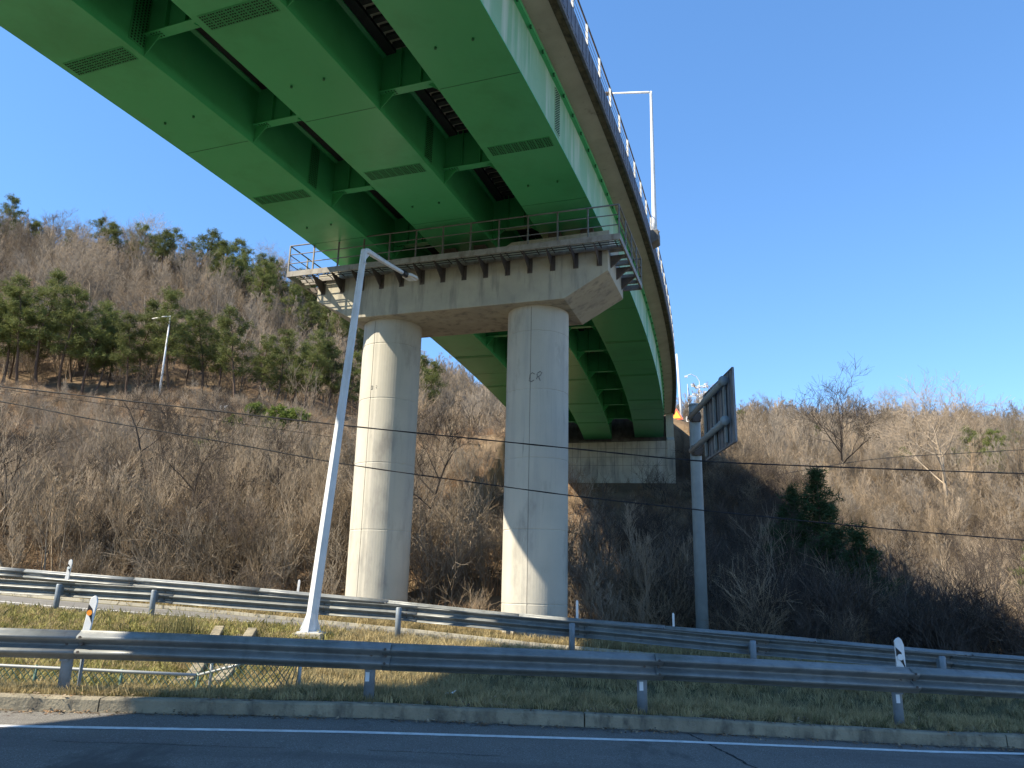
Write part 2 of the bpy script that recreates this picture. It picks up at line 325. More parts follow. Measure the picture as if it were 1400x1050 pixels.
# cracks in the near road
ck = MB()
def crack(pts, wdt):
    P = []
    for a,b in zip(pts[:-1],pts[1:]):
        for t in np.linspace(0,1,14)[:-1]: P.append(np.array(a)*(1-t)+np.array(b)*t)
    P = [p+rng.normal(0,.012,2) for p in P]
    L_ = []
    for i,p in enumerate(P):
        d = P[min(i+1,len(P)-1)]-P[max(i-1,0)]; d = d/np.linalg.norm(d); nn = np.array([-d[1],d[0]])*wdt*(.5+random.random()*.7)
        L_.append([(p[0]+nn[0],p[1]+nn[1],float(Z1(p[0]))-.15+.003),(p[0]-nn[0],p[1]-nn[1],float(Z1(p[0]))-.15+.003)])
    ck.loft(L_, closed=False, caps=False)
def onroad(px, py):
    d = ray(px,py); Y = 9.
    for _ in range(12): x = d[0]*Y/d[1]; z = float(Z1(x))-.15; Y = (z-CZ)/d[2]*d[1]
    return (d[0]*Y/d[1], Y)
crack([onroad(940,1003),onroad(985,1025),onroad(1035,1052),onroad(1100,1085)], .018)
crack([onroad(70,1013),onroad(110,1015),onroad(210,1017),onroad(300,1021),onroad(390,1023)], .006)
crack([onroad(505,1026),onroad(600,1030),onroad(690,1034)], .006)
tag(ck.build('road_crack','crack'), kind='structure')

# ------------------------------------------------------------------ viaduct
SP, WB = 3.78, 2.04
def zb(s):
    e = min(0., s+13.); e = -.003*e*e if e>-14 else -.588-.042*(-e-14)  # unseen rear dips, shaped so the deck's shadow edge falls further left
    return 13.09-.0012*s-.0003*s*s+e
ZO = {-1:-.21, 0:0., 1:.13}
def under(s, lat): return zb(s)+1.65+.045*lat
S0, S1 = -64., 35.0
def sweep(mb, prof, s0, s1, step=1.0, closed=True):
    """prof: fn(s)->list of (lat,z)"""
    n = max(2, int(math.ceil((s1-s0)/step))+1)
    mb.loft([[br(s,l,z) for l,z in prof(s)] for s in np.linspace(s0,s1,n)], closed, closed)
    return mb
vd = thing('viaduct', 'long curved road bridge on three green steel box girders, crossing overhead', 'bridge', tuple(br(0,0,13)))
def deckprof(s):
    return [(-5.65,under(s,-5.65)+.10),(-4.8,under(s,-4.8)),(4.8,under(s,4.8)),(5.60,under(s,5.6)+.10),(5.60,under(s,5.6)+.40),(-5.65,under(s,-5.65)+.40)]
sweep(MB(), deckprof, S0, S1+.0).build('deck_slab','conc_deck',vd)
for sd_ in (-1,1):
    def pp(s, sd_=sd_):
        u = under(s, sd_*5.6)+.10; q = [(5.60,.0),(5.66,-.05),(5.72,-.05),(5.74,.0),(5.72,.06),(5.69,.10),(5.69,.76),(5.66,.80),(5.44,.80),(5.42,.76),(5.28,.32),(5.28,.30),(5.60,.30)]
        q = [(sd_*a,u+b) for a,b in q]; return q if sd_>0 else q[::-1]
    pr = sweep(MB(), pp, S0, S1+.2).build('parapet',['barrier'],vd)
    if sd_>0:
        e = MB(); sweep(e, lambda s: [(5.46,under(s,5.46)+.075),(5.605,under(s,5.6)+.06),(5.655,under(s,5.6)+.045),(5.595,under(s,5.6)+.12)], S0, S1)
        e.build('drip_edge','rust_edge',pr)
        # barrier face boards: shallow vertical ribs that read as a textured panel
        rb = MB()
        for s in np.arange(-16,35,.36):
            a = br(s,5.697,0); H = brs(s)[2]; rb.box((a[0],a[1],under(s,5.6)+.10+.42),(.02,.16,.56),(math.cos(H),-math.sin(H),0),(math.sin(H),math.cos(H),0))
        tag(rb.build('facing_ribs','barrier',pr), kind='stuff')
# railing on the right parapet
rl = MB(); zr = lambda s,l: under(s,5.6)+.90
rl.tube([br(s,5.665,zr(s,0)+.66) for s in np.arange(-20,36,1.)], .025, 6); rl.tube([br(s,5.665,zr(s,0)+.38) for s in np.arange(-20,36,1.)], .007, 5); rl.tube([br(s,5.665,zr(s,0)+.18) for s in np.arange(-20,36,1.)], .007, 5)
ro = rl.build('parapet_railing','dark_metal',vd,True)
for s in np.arange(-5.05-1.45*8, 35.4, 1.45):
    a = br(s,5.665,0); H = brs(s)[2]
    MB().box((a[0],a[1],zr(s,0)+.33),(.06,.08,.68),(math.cos(H),-math.sin(H),0),(math.sin(H),math.cos(H),0)).build('post','lamp_grey',ro)
rl = MB(); 
rl.tube([br(s,-5.55,under(s,-5.6)+1.5) for s in np.arange(-20,36,1.)], .025, 6)
for s in np.arange(-5.05-1.45*8, 35.4, 1.45): rl.tube([br(s,-5.55,under(s,-5.6)+.9),br(s,-5.55,under(s,-5.6)+1.5)], .03, 6)
rl.build('parapet_railing','dark_metal',vd,True)
# box girders
for gi in (-1,0,1):
    c = gi*SP; h = WB/2
    def bp(s, c=c, gi=gi):
        z = zb(s)+ZO[gi]; t = under(s,c)-.02
        return [(c-h-.03,z),(c+h+.03,z),(c+h+.03,z+.028),(c+h,z+.028),(c+h,t-.1),(c+h+.10,t-.06),(c+h+.10,under(s,c+h+.1)-.004),(c-h-.10,under(s,c-h-.1)-.004),(c-h-.10,t-.16),(c-h,t-.2),(c-h,z+.028),(c-h-.03,z+.028)]
    gb = sweep(MB(), bp, S0, S1-.35).build('box_girder','green' ,vd)
    if gi == 1:
        gb.data.materials.append(M['green_sheen'])
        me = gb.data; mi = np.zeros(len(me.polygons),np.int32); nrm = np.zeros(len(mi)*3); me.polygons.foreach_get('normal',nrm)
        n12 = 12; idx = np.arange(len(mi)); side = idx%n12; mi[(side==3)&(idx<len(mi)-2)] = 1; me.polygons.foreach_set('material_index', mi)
    gb['label'] = {-1:'left green box girder',0:'middle green box girder',1:'right green box girder, sky sheen painted into its pale outer web'}[gi]
    # splice plates with rows of bolts under the soffit and up the webs
    for s in (-11.75,-4.95,12.4,18.2,23.7,29.0,-18.6):
        z = zb(s)+ZO[gi]; x0,y0,H = brs(s); X = np.array([math.cos(H),-math.sin(H),0]); Y = np.array([math.sin(H),math.cos(H),0]); Z = np.array([0,0,1.])
        pl = MB(); near = s<0
        if near:
            for k in range(8):
                lt = c-h+.13+(WB-.26)*(k+.5)/8; pl.box(br(s,lt,z-.006),(.205,.46,.012),X,Y)
            for sg in (-1,1): MB().box(br(s,c+sg*(h+.006),z+.83),(.012,.46,1.3),X,Y).build('web_splice_plate','green_sheen' if gi==1 and sg==1 else 'plate',gb)
            po = pl.build('splice_plate','plate',gb); bo = MB()
            for k in range(8):
                for a in range(3):
                    for b in range(6):
                        lt = c-h+.13+(WB-.26)*(k+.5)/8+(a-1)*.062; ss = s+(b-2.5)*.072; q = br(ss,lt,z-.016); bo.box(q,(.03,.03,.016),X,Y)
            for sg in (-1,1):
                for a in range(18):
                    for b in range(5):
                        q = br(s+(b-2)*.085,c+sg*(h+.018),z+.24+a*.072); bo.box(q,(.018,.032,.032),X,Y)
            tag(bo.build('bolts','bolt',po), kind='stuff')
        else:
            pl.box(br(s,c,z-.006),(WB-.1,.30,.012),X,Y)
            for sg in (-1,1): pl.box(br(s,c+sg*(h+.006),z+.83),(.012,.35,1.3),X,Y)
            pl.build('splice_plate','plate',gb)
    # thin weld seams and drain bosses
    for s in (-14.8,-7.9,1.9,-1.7,8,15.5,26):
        H = brs(s)[2]; X = np.array([math.cos(H),-math.sin(H),0]); Y = np.array([math.sin(H),math.cos(H),0])
        MB().box(br(s,c,zb(s)+ZO[gi]-.002),(WB,.016,.006),X,Y).build('weld_seam','green_dark',gb)
    for s in (-9.3,-2.9): 
        for l in (-.45,.45): MB().tube([br(s,c+l,zb(s)+ZO[gi]+.01),br(s,c+l,zb(s)+ZO[gi]-.05)], .03, 8).build('drain_nipple','green_dark',gb)
    if gi == 1:
        fb = MB()
        for s in np.arange(-16,34,.95):
            t = under(s,c+h)-.10; H = brs(s)[2]; fb.box(br(s,c+h+.09,t-.07),(.05,.05,.10),(math.cos(H),-math.sin(H),0),(math.sin(H),math.cos(H),0))
        tag(fb.build('flange_clips','green_dark',gb), kind='stuff')
# cross beams and deck pans between the boxes
st = [-11.5,-7.7,-3.8,.4,3.7,7.3,11,14.7,18.5,22.3,26.1,30.]; st = [-11.5-3.85*k for k in range(13,0,-1)]+st
for side in (-1,1):
    l0 = -SP+WB/2 if side<0 else WB/2; l1 = -WB/2 if side<0 else SP-WB/2
    for s in st:
        H = brs(s)[2]; X = np.array([math.cos(H),-math.sin(H),0]); Y = np.array([math.sin(H),math.cos(H),0]); b = MB()
        zf = zb(s)+.42+ (ZO[side])*.5; top = under(s,(l0+l1)/2)-.03
        b.prism([(l0,zf+.02),(l1,zf+.02),(l1,under(s,l1)-.005),(l0,under(s,l0)-.005)], lambda p: br(s,p[0],p[1])-.008*Y, lambda p: br(s,p[0],p[1])+.008*Y)
        b.box(br(s,(l0+l1)/2,zf+.011),(l1-l0-.004,.26,.022),X,Y)
        for lc,sg in ((l0,1),(l1,-1)):
            zz = zb(s)+ZO[side if (sg<0)==(side>0) else 0]+.03 if True else 0
            b.prism([(lc,zf),(lc+sg*.42,zf),(lc,zz+.02)], lambda p: br(s,p[0],p[1])-.009*Y, lambda p: br(s,p[0],p[1])+.009*Y)
        for t in (.33,.66): b.box(br(s,l0+(l1-l0)*t,(zf+top)/2)-.06*Y,(.012,.1,top-zf-.05),X,Y)
        cb = b.build('cross_beam','green',vd)
        if s>-13 and s<1:
            bb = MB()
            for i in range(4):
                for j in range(3): bb.box(br(s+(j-1)*.07,l0+.18+i*.08,zf-.006),(.028,.028,.014),X,Y)
            tag(bb.build('bolts','bolt',cb), kind='stuff')
    pan = MB(); la = (l0+l1)/2
    for s in np.arange(-22,34.5,.32):
        H = brs(s)[2]; X = np.array([math.cos(H),-math.sin(H),-0.045*-1]); Y = np.array([math.sin(H),math.cos(H),0])
        pan.box(br(s,la+.1,under(s,la+.1)-.045),(l1-l0-.62,.17,.08),X,Y)
    tag(pan.build('deck_pan_ribs','deckpan',vd), kind='stuff')
    hp = MB(); sweep(hp, lambda s: [(l0+.101,under(s,l0+.1)-.10),(l0+.36,under(s,l0+.36)-.10),(l0+.36,under(s,l0+.36)-.005),(l0+.101,under(s,l0+.1)-.005)], S0, S1-.4)
    hp.build('haunch','deckpan',vd)
# bracket that carries the lamp on the parapet
bk = MB(); s = 6.3; H = brs(s)[2]; X = np.array([math.cos(H),-math.sin(H),0]); Y = np.array([math.sin(H),math.cos(H),0]); u = under(s,5.6)+.1
bk.prism([(5.64,u-.02),(6.02,u+.18),(6.02,u+.60),(5.64,u+.60)], lambda p: br(s,p[0],p[1])-.34*Y, lambda p: br(s,p[0],p[1])+.34*Y)
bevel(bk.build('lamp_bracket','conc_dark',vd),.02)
# approach road behind the abutment
ap = MB(); ap.loft([[br(s,l,zb(35)+1.35+.03*l+(s-35)*.02) for l in (-5.6,-3,0,3,5.55)] for s in np.arange(35.3,110,3.)], closed=False, caps=False)
tag(ap.build('approach_road','asphalt_old'), kind='structure')

# ------------------------------------------------------------------ pier
SC = .55; pier = thing('bridge_pier', 'tall twin-column concrete pier with hammerhead cap under the green girders', 'bridge pier', tuple(br(SC,0,0)))
def fr(s):
    x,y,H = brs(s); return np.array([x,y,0]), np.array([math.cos(H),-math.sin(H),0]), np.array([math.sin(H),math.cos(H),0])
P0,PX,PY = fr(SC)
def pt(l, d, z): q = P0+PX*l+PY*d; return np.array([q[0],q[1],z])
CT, CB = 12.12, 10.4
for l in (-2.65,2.65):
    zt = CB+.02; zb0 = g1(*pt(l,0,0)[:2])-.6; rings = []
    zs_ = [zb0]; jz = [1.2,3.35,5.5,7.65,9.55]
    for j in jz: zs_ += [j-.022,j-.006,j+.006,j+.022]
    zs_ += [zt]
    n = 72
    for i,z in enumerate(zs_):
        g = (i-1)%4 if 0<i<len(zs_)-1 else 0; r = 1.0-(.010 if g in (1,2) else 0)
        ring = []
        for k in range(n):
            a = 2*PI*k/n; rr = r-(.009 if k in (0,36) else 0); q = pt(l,0,z)
            ring.append((q[0]+rr*math.cos(a-1.92), q[1]+rr*math.sin(a-1.92), z))
        rings.append(ring)
    cobj = MB().loft(rings).build('column','conc_col',pier,False)
    cobj['label'] = 'left round column, sunlit on its left' if l<0 else 'right round column, mostly in shade'
    # painted survey mark scrawled on the column
    def on(th, z): q = pt(l,0,0); return (q[0]+1.004*math.cos(th), q[1]+1.004*math.sin(th), z)
    mk = MB(); th0 = -PI/2-(.10 if l>0 else .42); z0 = 8.0 if l>0 else 8.0; k_ = 1. if l>0 else .55
    for stroke in ([[(-.02,.11),(-.12,.12),(-.13,-.10),(-.03,-.09),(-.02,.11)],[(.20,.12),(.26,.08)],[(.22,.02),(.25,-.06)]] if l<0 else [[(-.02,.11),(-.10,.16),(-.17,.10),(-.18,-.02),(-.20,-.10),(-.12,-.13),(-.04,-.08)], [(.06,.14),(.14,.20),(.20,.16),(.15,.07),(.06,.02),(.05,.12)], [(.06,.02),(.03,-.05)], [(.10,.03),(.15,-.10)]]):
        mk.tube([on(th0+a*k_,z0+b*k_) for a,b in stroke], .012*k_+.002, 5)
    mk.build('painted_mark','mark',cobj)
    for ths in (-PI/2-.26 if l>0 else -PI/2-.50, PI/2):
        fsb = MB(); q = pt(l,0,0); fsb.box((q[0]+1.0005*math.cos(ths),q[1]+1.0005*math.sin(ths),(zt+zb0)/2-.02),(.006,.014,zt-zb0-.1),(math.cos(ths),math.sin(ths),0),(-math.sin(ths),math.cos(ths),0)); fsb.build('form_seam','conc_dark',cobj)
L0, L1, F0, F1 = -5.0, 5.25, -1.3, 1.3
cap = MB(); prof = [(L0,CT),(L0,11.15),(-3.6,CB),(3.85,CB),(L1,11.2),(L1,CT)]
cap.prism(prof, lambda p: pt(p[0],F0,p[1]), lambda p: pt(p[0],F1,p[1]))
cap.mi = [0]*len(cap.mi); cap.mi[0]=cap.mi[1]=0
for k in (4,): pass
capo = cap.build('pier_cap',['conc','conc_bounce'],pier)
for p in capo.data.polygons:
    if p.normal.z < -.3: p.material_index = 1  # cap underside: bounce light from below painted as a warm tint
bevel(capo,.02,2)
gr_ = MB()   # groove near the cantilever ends
pd = MB(); pd.box(pt(-1.7,0,CT+.15),(6.3,1.7,.30),PX,PY); pd.build('bearing_plinth','conc',pier)
pd = MB(); pd.prism([(1.452,CT),(1.452,CT+.32),(1.95,CT+.60),(5.20,CT+.64),(5.20,CT)], lambda p: pt(p[0],-.85,p[1]), lambda p: pt(p[0],.85,p[1])); pd.build('bearing_plinth','conc',pier)
for gi in (-1,0,1):
    for l in (-.55,.55):
        b = MB(); zt = zb(SC)+ZO[gi]-.003; z0 = CT+(.30 if gi<0 else (.30 if l<0 or True else 0) if gi==0 else .62); z0 = CT+{-1:.30,0:.30,1:.62}[gi]
        b.box(pt(gi*SP+l,0,(z0+zt)/2+.0),(.42,.42,zt-z0-.004),PX,PY); b.box(pt(gi*SP+l,0,z0+.05),(.55,.55,.09),PX,PY); b.build('bearing','dark_metal',pier)
# inspection walkway round the cap
WZ = 11.98; wf = MB()
def frame(mb, l0,l1,d0,d1,z0,z1): mb.box(pt((l0+l1)/2,(d0+d1)/2,(z0+z1)/2),(l1-l0,d1-d0,z1-z0),PX,PY)
FR, LL, RR, BK = -2.12, -5.75, 5.78, 2.15
wf.cur = 0; frame(wf,LL,RR,FR,FR+.05,WZ-.17,WZ+.02); frame(wf,LL,RR,F0-.07,F0-.02,WZ-.12,WZ+.0)

frame(wf,LL,RR,BK-.05,BK,WZ-.17,WZ+.02)
frame(wf,LL,LL+.05,FR+.052,BK-.052,WZ-.17,WZ+.02); frame(wf,RR-.05,RR,FR+.052,BK-.052,WZ-.17,WZ+.02)
for d in np.arange(FR+.9,BK-.1,.55): frame(wf,LL+.055,L0-.02,d,d+.08,WZ-.14,WZ-.03); frame(wf,L1+.02,RR-.055,d,d+.08,WZ-.14,WZ-.03)
walk = wf.build('inspection_walkway','walk_steel',pier)
gm = MB()
for d in np.arange(FR+.12,F0-.09,.16): frame(gm,LL+.055,RR-.055,d,d+.018,WZ-.035,WZ-.004)
for l in np.arange(LL+.3,RR-.1,.5): frame(gm,l,l+.03,FR+.055,F0-.075,WZ-.05,WZ-.036)
tag(gm.build('grating','dark_metal',walk), kind='stuff')
for l in np.arange(-4.75,5.2,.75):
    b = MB(); b.prism([(F0-.004,WZ-.13),(FR+.06,WZ-.13),(FR+.10,WZ-.20),(F0-.12,WZ-.55),(F0-.004,WZ-.60)], lambda p: pt(l-.05,p[0],p[1]), lambda p: pt(l-.035,p[0],p[1])); b.box(pt(l-.02,F0-.012,WZ-.37),(.17,.016,.50),PX,PY)
    b.build('bracket','dark_metal',walk)
for d in (-.9,.1,1.0):
    for lc,sg in ((L0,-1),(L1,1)):
        b = MB(); e = LL+.06 if sg<0 else RR-.06; b.prism([(lc+sg*.004,WZ-.15),(e,WZ-.15),(lc+sg*.004,WZ-.55)], lambda p: pt(p[0],d-.04,p[1]), lambda p: pt(p[0],d+.04,p[1])); b.build('bracket','dark_metal',walk)
rm = MB()
for z in (.32,.65,.98):
    for a,b in (((LL+.03,FR+.03),(RR-.03,FR+.03)),((LL+.03,FR+.03),(LL+.03,BK-.03)),((RR-.03,FR+.03),(RR-.03,BK-.03)),((LL+.03,BK-.03),(RR-.03,BK-.03))):
        rm.tube([pt(*a,WZ+z),pt(*b,WZ+z)], .024 if z>.9 else .017, 6)
rm.build('handrail','rail_metal',walk,True)
pm = []
for l in np.linspace(LL+.03,RR-.03,13): pm += [(l,FR+.03),(l,BK-.03)]
for d in (-1.0,.1,1.1): pm += [(LL+.03,d),(RR-.03,d)]
for l,d in pm: MB().box(pt(l,d,WZ+.5),(.045,.045,.98),PX,PY).build('post','rail_metal',walk)

# ------------------------------------------------------------------ abutment
ab = thing('bridge_abutment', 'grey concrete abutment wall with square panel lines where the bridge meets the hill', 'abutment', tuple(br(35,0,10)))
A0,AX,AY = fr(35.0)
def apt(l,d,z): q = A0+AX*l+AY*d; return (q[0],q[1],z)
zt = zb(35)-.25
b = MB(); b.prism([(-5.9,8.5),(5.62,8.5),(5.62,zt),(-5.9,zt-.2)], lambda p: apt(p[0],-1.1,p[1]), lambda p: apt(p[0],1.2,p[1])); bevel(b.build('breast_wall','conc',ab),.03)
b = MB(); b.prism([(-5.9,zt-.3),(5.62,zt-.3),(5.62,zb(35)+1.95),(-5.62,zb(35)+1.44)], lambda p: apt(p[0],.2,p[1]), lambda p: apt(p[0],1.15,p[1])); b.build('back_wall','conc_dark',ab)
b = MB(); b.prism([(-1.14,8.5),(-1.14,zt+.05),(-.3,zt+.4),(-.3,zb(35)+2.0),(4,zb(35)+2.0),(4,11.5)], lambda p: apt(5.05,p[0],p[1]), lambda p: apt(5.60,p[0],p[1])); b.build('wing_wall','conc',ab)
b = MB()
for l in np.arange(-5.6,5.5,.62): b.box(apt(l,-1.103,(zt+9.9)/2),(.022,.012,zt-9.95),AX,AY)
for z in np.arange(10.6,zt-.2,.62): b.box(apt(-.1,-1.102,z),(11.3,.010,.022),AX,AY)
b.build('panel_joints','conc_dark',ab)

# ------------------------------------------------------------------ guardrails
def wprof(n=25, H=.33, D=.105):
    """W-beam: (outward, up) pairs"""
    o = []
    for i in range(n):
        t = i/(n-1); z = (.5-t)*H
        a = abs(((t*2)%1)-.5)*2 if t<1 else 1.0   # 1 at edges/centre, 0 at crests
        d = D*(1-a**1.6) if True else 0
        d = D*(.5+.5*math.cos(PI*a))**.85
        if i in (0,n-1): d = .006
        o.append((d,z))
    return o
WP = wprof()
def rail_section(fy, fz, x0, x1, out, name='beam', lap=.004, m='galv', parent=None):
    """beam between x0..x1 along y=fy(x), top z = fz(x); out = -1 faces camera, +1 faces away"""
    mb = MB(); rings = []
    for x in np.linspace(x0,x1,5):
        y = fy(x); z = fz(x)-.165
        fwd = [(x, y+out*(p[0]+lap), z+p[1]) for p in WP]; back = [(x, y+out*(p[0]+lap-.005), z+p[1]) for p in WP[::-1]]
        rings.append(fwd+back)
    mb.loft(rings); bt = MB()
    o = mb.build(name, m, parent, True)
    for e,(dx) in ((x1,-1),):
        for a in (.06,.24):
            for zz in (.093,-.075,.01):
                y = fy(e)+out*(.108 if zz!=.01 else .03); bt.tube([(e+dx*a,y,fz(e)-.165+zz),(e+dx*a,y+out*.020,fz(e)-.165+zz)], .017, 6)
    tag(bt.build('bolts','dark_metal',o), kind='stuff'); return o
def guardrail(name, label, posts, fy, fz, gz, out, ends, group, post_off, pr_=.065, cap_up=-.05, refl=None):
    p0 = posts[len(posts)//2]; root = thing(name, label, 'guardrail', (p0,float(fy(p0)),float(gz(p0))), group)
    for i,(a,b) in enumerate(zip(ends[:-1],ends[1:])): rail_section(fy, (lambda x, j=rng.normal(0,.005), k=rng.normal(0,.002), a=a: fz(x)+j+k*(x-a)), a, b+.1, out, lap=.004+.006*(i%2), parent=root)
    for p in posts:
        y = float(fy(p))+post_off; z0 = g1(p,y)-.3; z1 = float(fz(p))+cap_up; m = MB()
        m.tube([(p,y,z0),(p,y,z1-.02),(p,y,z1)], [pr_,pr_,pr_*.8], 14); po = m.build('post','galv_post',root,True)
        bl = MB(); yy = float(fy(p)); bl.box((p,(yy+y)/2,z1-.17),(.09,abs(y-yy)*.9,.20)); bl.build('spacer_block','galv_post',po)
        if refl and p in refl: MB().box((p-.02*1,y-pr_-.002,z1-.33),(.05,.006,.11)).build('reflector_tape','litter',po)
    return root
f1 = lambda x: float(R1(x)); t1 = lambda x: float(lerp_tab(x, [-20,-6.02,-3.7,-1.72,1.8,5.36,7.2,20],[1.35,1.033,.992,.932,.842,.702,.613,.0]))
def x_on(fy, px, py, off=0.):
    x = 0.
    for _ in range(10): x = float(at(px,py,float(fy(x))+off)[0])
    return x
xp = [x_on(f1,px,py,.1) for px,py in ((88,930),(505,935),(878,950),(1228,970))]; xp = [xp[0]-7.6,xp[0]-3.8]+xp+[xp[-1]+3.8,xp[-1]+7.6]
e1 = [xp[0]-3]+[q+.16 for q in xp[:-1]]+[xp[-1]+.2]
guardrail('guardrail', 'nearest galvanised guardrail, running right across the picture along the near kerb', xp, f1, t1, Z1, -1, e1, 'steel guardrails beside the two roads', .10, .066, -.09, refl=xp[3:6])
f2 = lambda x: float(R2(x)); t2 = lambda x: float(T2(x))
x2 = []
for px in (75,207,430,545,782,1027,1281): x2.append(float(at(px,800,18.6)[0]))
for i,px in enumerate((75,207,430,545,782,1027,1281)):
    x = x2[i]
    for _ in range(6): x = float(at(px,840,float(R2(x))-.16)[0])
    x2[i] = x
x2 = [x2[0]-4,x2[0]-8]+x2+[x2[-1]+4,x2[-1]+8]; x2.sort()
e2 = [x2[0]-.5]+[p+.3 for p in x2[1:-1]]+[x2[-1]+.4]
guardrail('guardrail', 'middle guardrail at the near edge of the far road, seen from its post side', x2, f2, t2, Z2, 1, e2, 'steel guardrails beside the two roads', -.17, .066, -.03)
f3 = lambda x: float(R3(x)); t3 = lambda x: float(T3(x))
x3 = [-31.5+3.95*i for i in range(14)]; x3 = [x-.05 for x in x3]
e3 = [x3[0]-.5]+[p+.3 for p in x3[1:-1]]+[x3[-1]+.4]
guardrail('guardrail', 'farthest guardrail, beyond the far road at the foot of the brushy slope', x3, f3, t3, Z3, -1, e3, 'steel guardrails beside the two roads', .17, .066, -.03)

# delineators
def delineator(p, h, label, refl='glassy', lean=0., z0=None, foot=.0, sc=1., plain=False):
    x,y,z = p; o = thing('delineator', label, 'delineator', (x,y,z), 'white road delineators'); w_ = .06*sc
    m = MB(); q = [(-w_,0),(w_,0),(w_,h-.10*sc),(w_*.6,h-.03*sc),(w_*.0,h),(-w_*.6,h-.02*sc),(-w_,h-.05*sc)]
    f = lambda d: (lambda a: (x+a[0]+lean*a[1], y+d, z+a[1]))
    m.prism(q, f(-.02*sc), f(.02*sc)); bevel(m.build('blade','white',o),.006)
    if plain:
        MB().tube([(x,y+.03,z-foot),(x,y+.03,z+.02)], .022, 8).build('stake','galv_post',o,True); return o
    s = MB(); s.prism([(-w_*1.0,h-.17*sc),(w_*1.0,h-.34*sc),(w_*1.0,h-.42*sc),(-w_*1.0,h-.25*sc)] if False else [(-w_,h-.13*sc),(w_*.2,h-.20*sc),(w_*.95,h-.42*sc),(w_*.1,h-.33*sc),(-w_,h-.24*sc)], f(-.025*sc), f(-.0202*sc)); s.build('black_band','black',o)
    c = MB(); cx = x+lean*(h-.26*sc)-.01; c.tube([(cx,y-.024*sc,z+h-.26*sc),(cx,y-.036*sc,z+h-.26*sc)], .042*sc, 14); c.build('reflector',refl,o)
    if foot: MB().tube([(x,y+.03,z-foot),(x,y+.03,z+.02)], .022, 8).build('stake','galv_post',o,True)
    return o
p = at(1232,913,R1(5.6)+.04); delineator((p[0],p[1],p[2]-.02), .42, 'white delineator with black stripe and round reflector on the near guardrail, at right', sc=1.0)
p = at(117,862,R1(-5.3)+.30); q = delineator((p[0],p[1],p[2]-.1), .52, 'leaning white delineator with orange reflector standing behind the near guardrail, at left', 'orange', .12, foot=.85, sc=.8)
p = at(91,793,R2(-13.0)-.10); delineator(tuple(p), .50, 'white delineator with black mark above the middle guardrail, leftmost by its post', lean=.08, sc=.8)
p = at(407,811,R3(-7)+.2); delineator(tuple(p), .40, 'small white delineator behind the far guardrail, just left of the leaning street lamp', lean=.05, foot=.7, sc=.6, plain=True)
p = at(789,846,R3(2)+.25); delineator(tuple(p), .52, 'thin white delineator at the far guardrail, just right of the right bridge column', foot=.7, sc=.6, plain=True)
p = at(921,858,R3(5)+.25); delineator(tuple(p), .40, 'thin white delineator at the far guardrail, left of the grey sign post', foot=.7, sc=.5, plain=True)

# ------------------------------------------------------------------ street lamps
def vtube(mb, pts, r, n=8): mb.tube(pts, r, n)
lb = at(424,862,17.5); zb_ = g1(lb[0],17.5); lb = np.array([lb[0],17.5,max(lb[2],zb_+.16)]); lt_ = at(498,342,17.5)
lamp = thing('street_lamp', 'leaning white octagonal street lamp in front of the left column, arm over the far road', 'street lamp', tuple(lb))
m = MB(); m.prism([(-.36,-.5),(.36,-.5),(.30,.0),(-.30,.0)], lambda a: (lb[0]+a[0],lb[1]-.32,lb[2]-.06+a[1]), lambda a: (lb[0]+a[0],lb[1]+.32,lb[2]-.06+a[1])); bevel(m.build('footing','conc',lamp),.02)
m = MB(); pts = [lb+(lt_-lb)*t for t in (0,.001,.04,.3,.6,1)]; m.tube([lb-[0,0,.06]]+pts[1:], [.15,.15,.125,.115,.095,.075], 8); m.build('pole','pole_white',lamp)
m = MB()
for a in range(4):
    dx,dy = ((-1,0),(1,0),(0,-1),(0,1))[a]; m.prism([(0.10,0),(.24,0),(.11,.35)], lambda q: (lb[0]+dx*q[0]+.012*dy,lb[1]+dy*q[0]+.012*dx,lb[2]-.055+q[1]), lambda q: (lb[0]+dx*q[0]-.012*dy,lb[1]+dy*q[0]-.012*dx,lb[2]-.055+q[1]))
m.box((lb[0],lb[1],lb[2]-.048),(.46,.46,.024)); m.build('base_flange','pole_white',lamp)
ends_ = at(551,373,19.3); m = MB(); d_ = ends_-lt_
m.tube([lt_-[0,0,.35],lt_-[0,0,.05],lt_+d_*.06+[0,0,.02],lt_+d_*.5,ends_], [.078,.08,.075,.06,.05], 8); m.build('arm','pole_white',lamp)
m = MB(); m.prism([(.0,-.30),(.28,-.02),(.2,.0),(.0,-.12)], lambda q: lt_+d_/np.linalg.norm(d_)*q[0]+[0,.01,q[1]], lambda q: lt_+d_/np.linalg.norm(d_)*q[0]+[0,-.01,q[1]]); m.build('gusset','pole_white',lamp)
dn = d_/np.linalg.norm(d_); sdv = np.cross(dn,[0,0,1]); sdv /= np.linalg.norm(sdv); upv = np.cross(sdv,dn)
m = MB(); m.tube([ends_-dn*.04,ends_+dn*.18], .085, 10); m.build('collar','black',lamp)
m = MB(); rings = []
for t,wd,hh in ((0,.10,.05),(.1,.15,.06),(.35,.16,.055),(.5,.11,.04)):
    c = ends_+dn*(.15+t); rings.append([c+sdv*wd*a+upv*hh*b for a,b in ((-1,-.6),(-.6,-1),(.6,-1),(1,-.6),(1,.5),(.5,1),(-.5,1),(-1,.5))])
m.loft(rings); hd = m.build('lamp_head','lamp_grey',lamp)
MB().box(ends_+dn*.42-upv*.062,(.26,.2,.012),dn,sdv,upv).build('lens','glassy',hd)
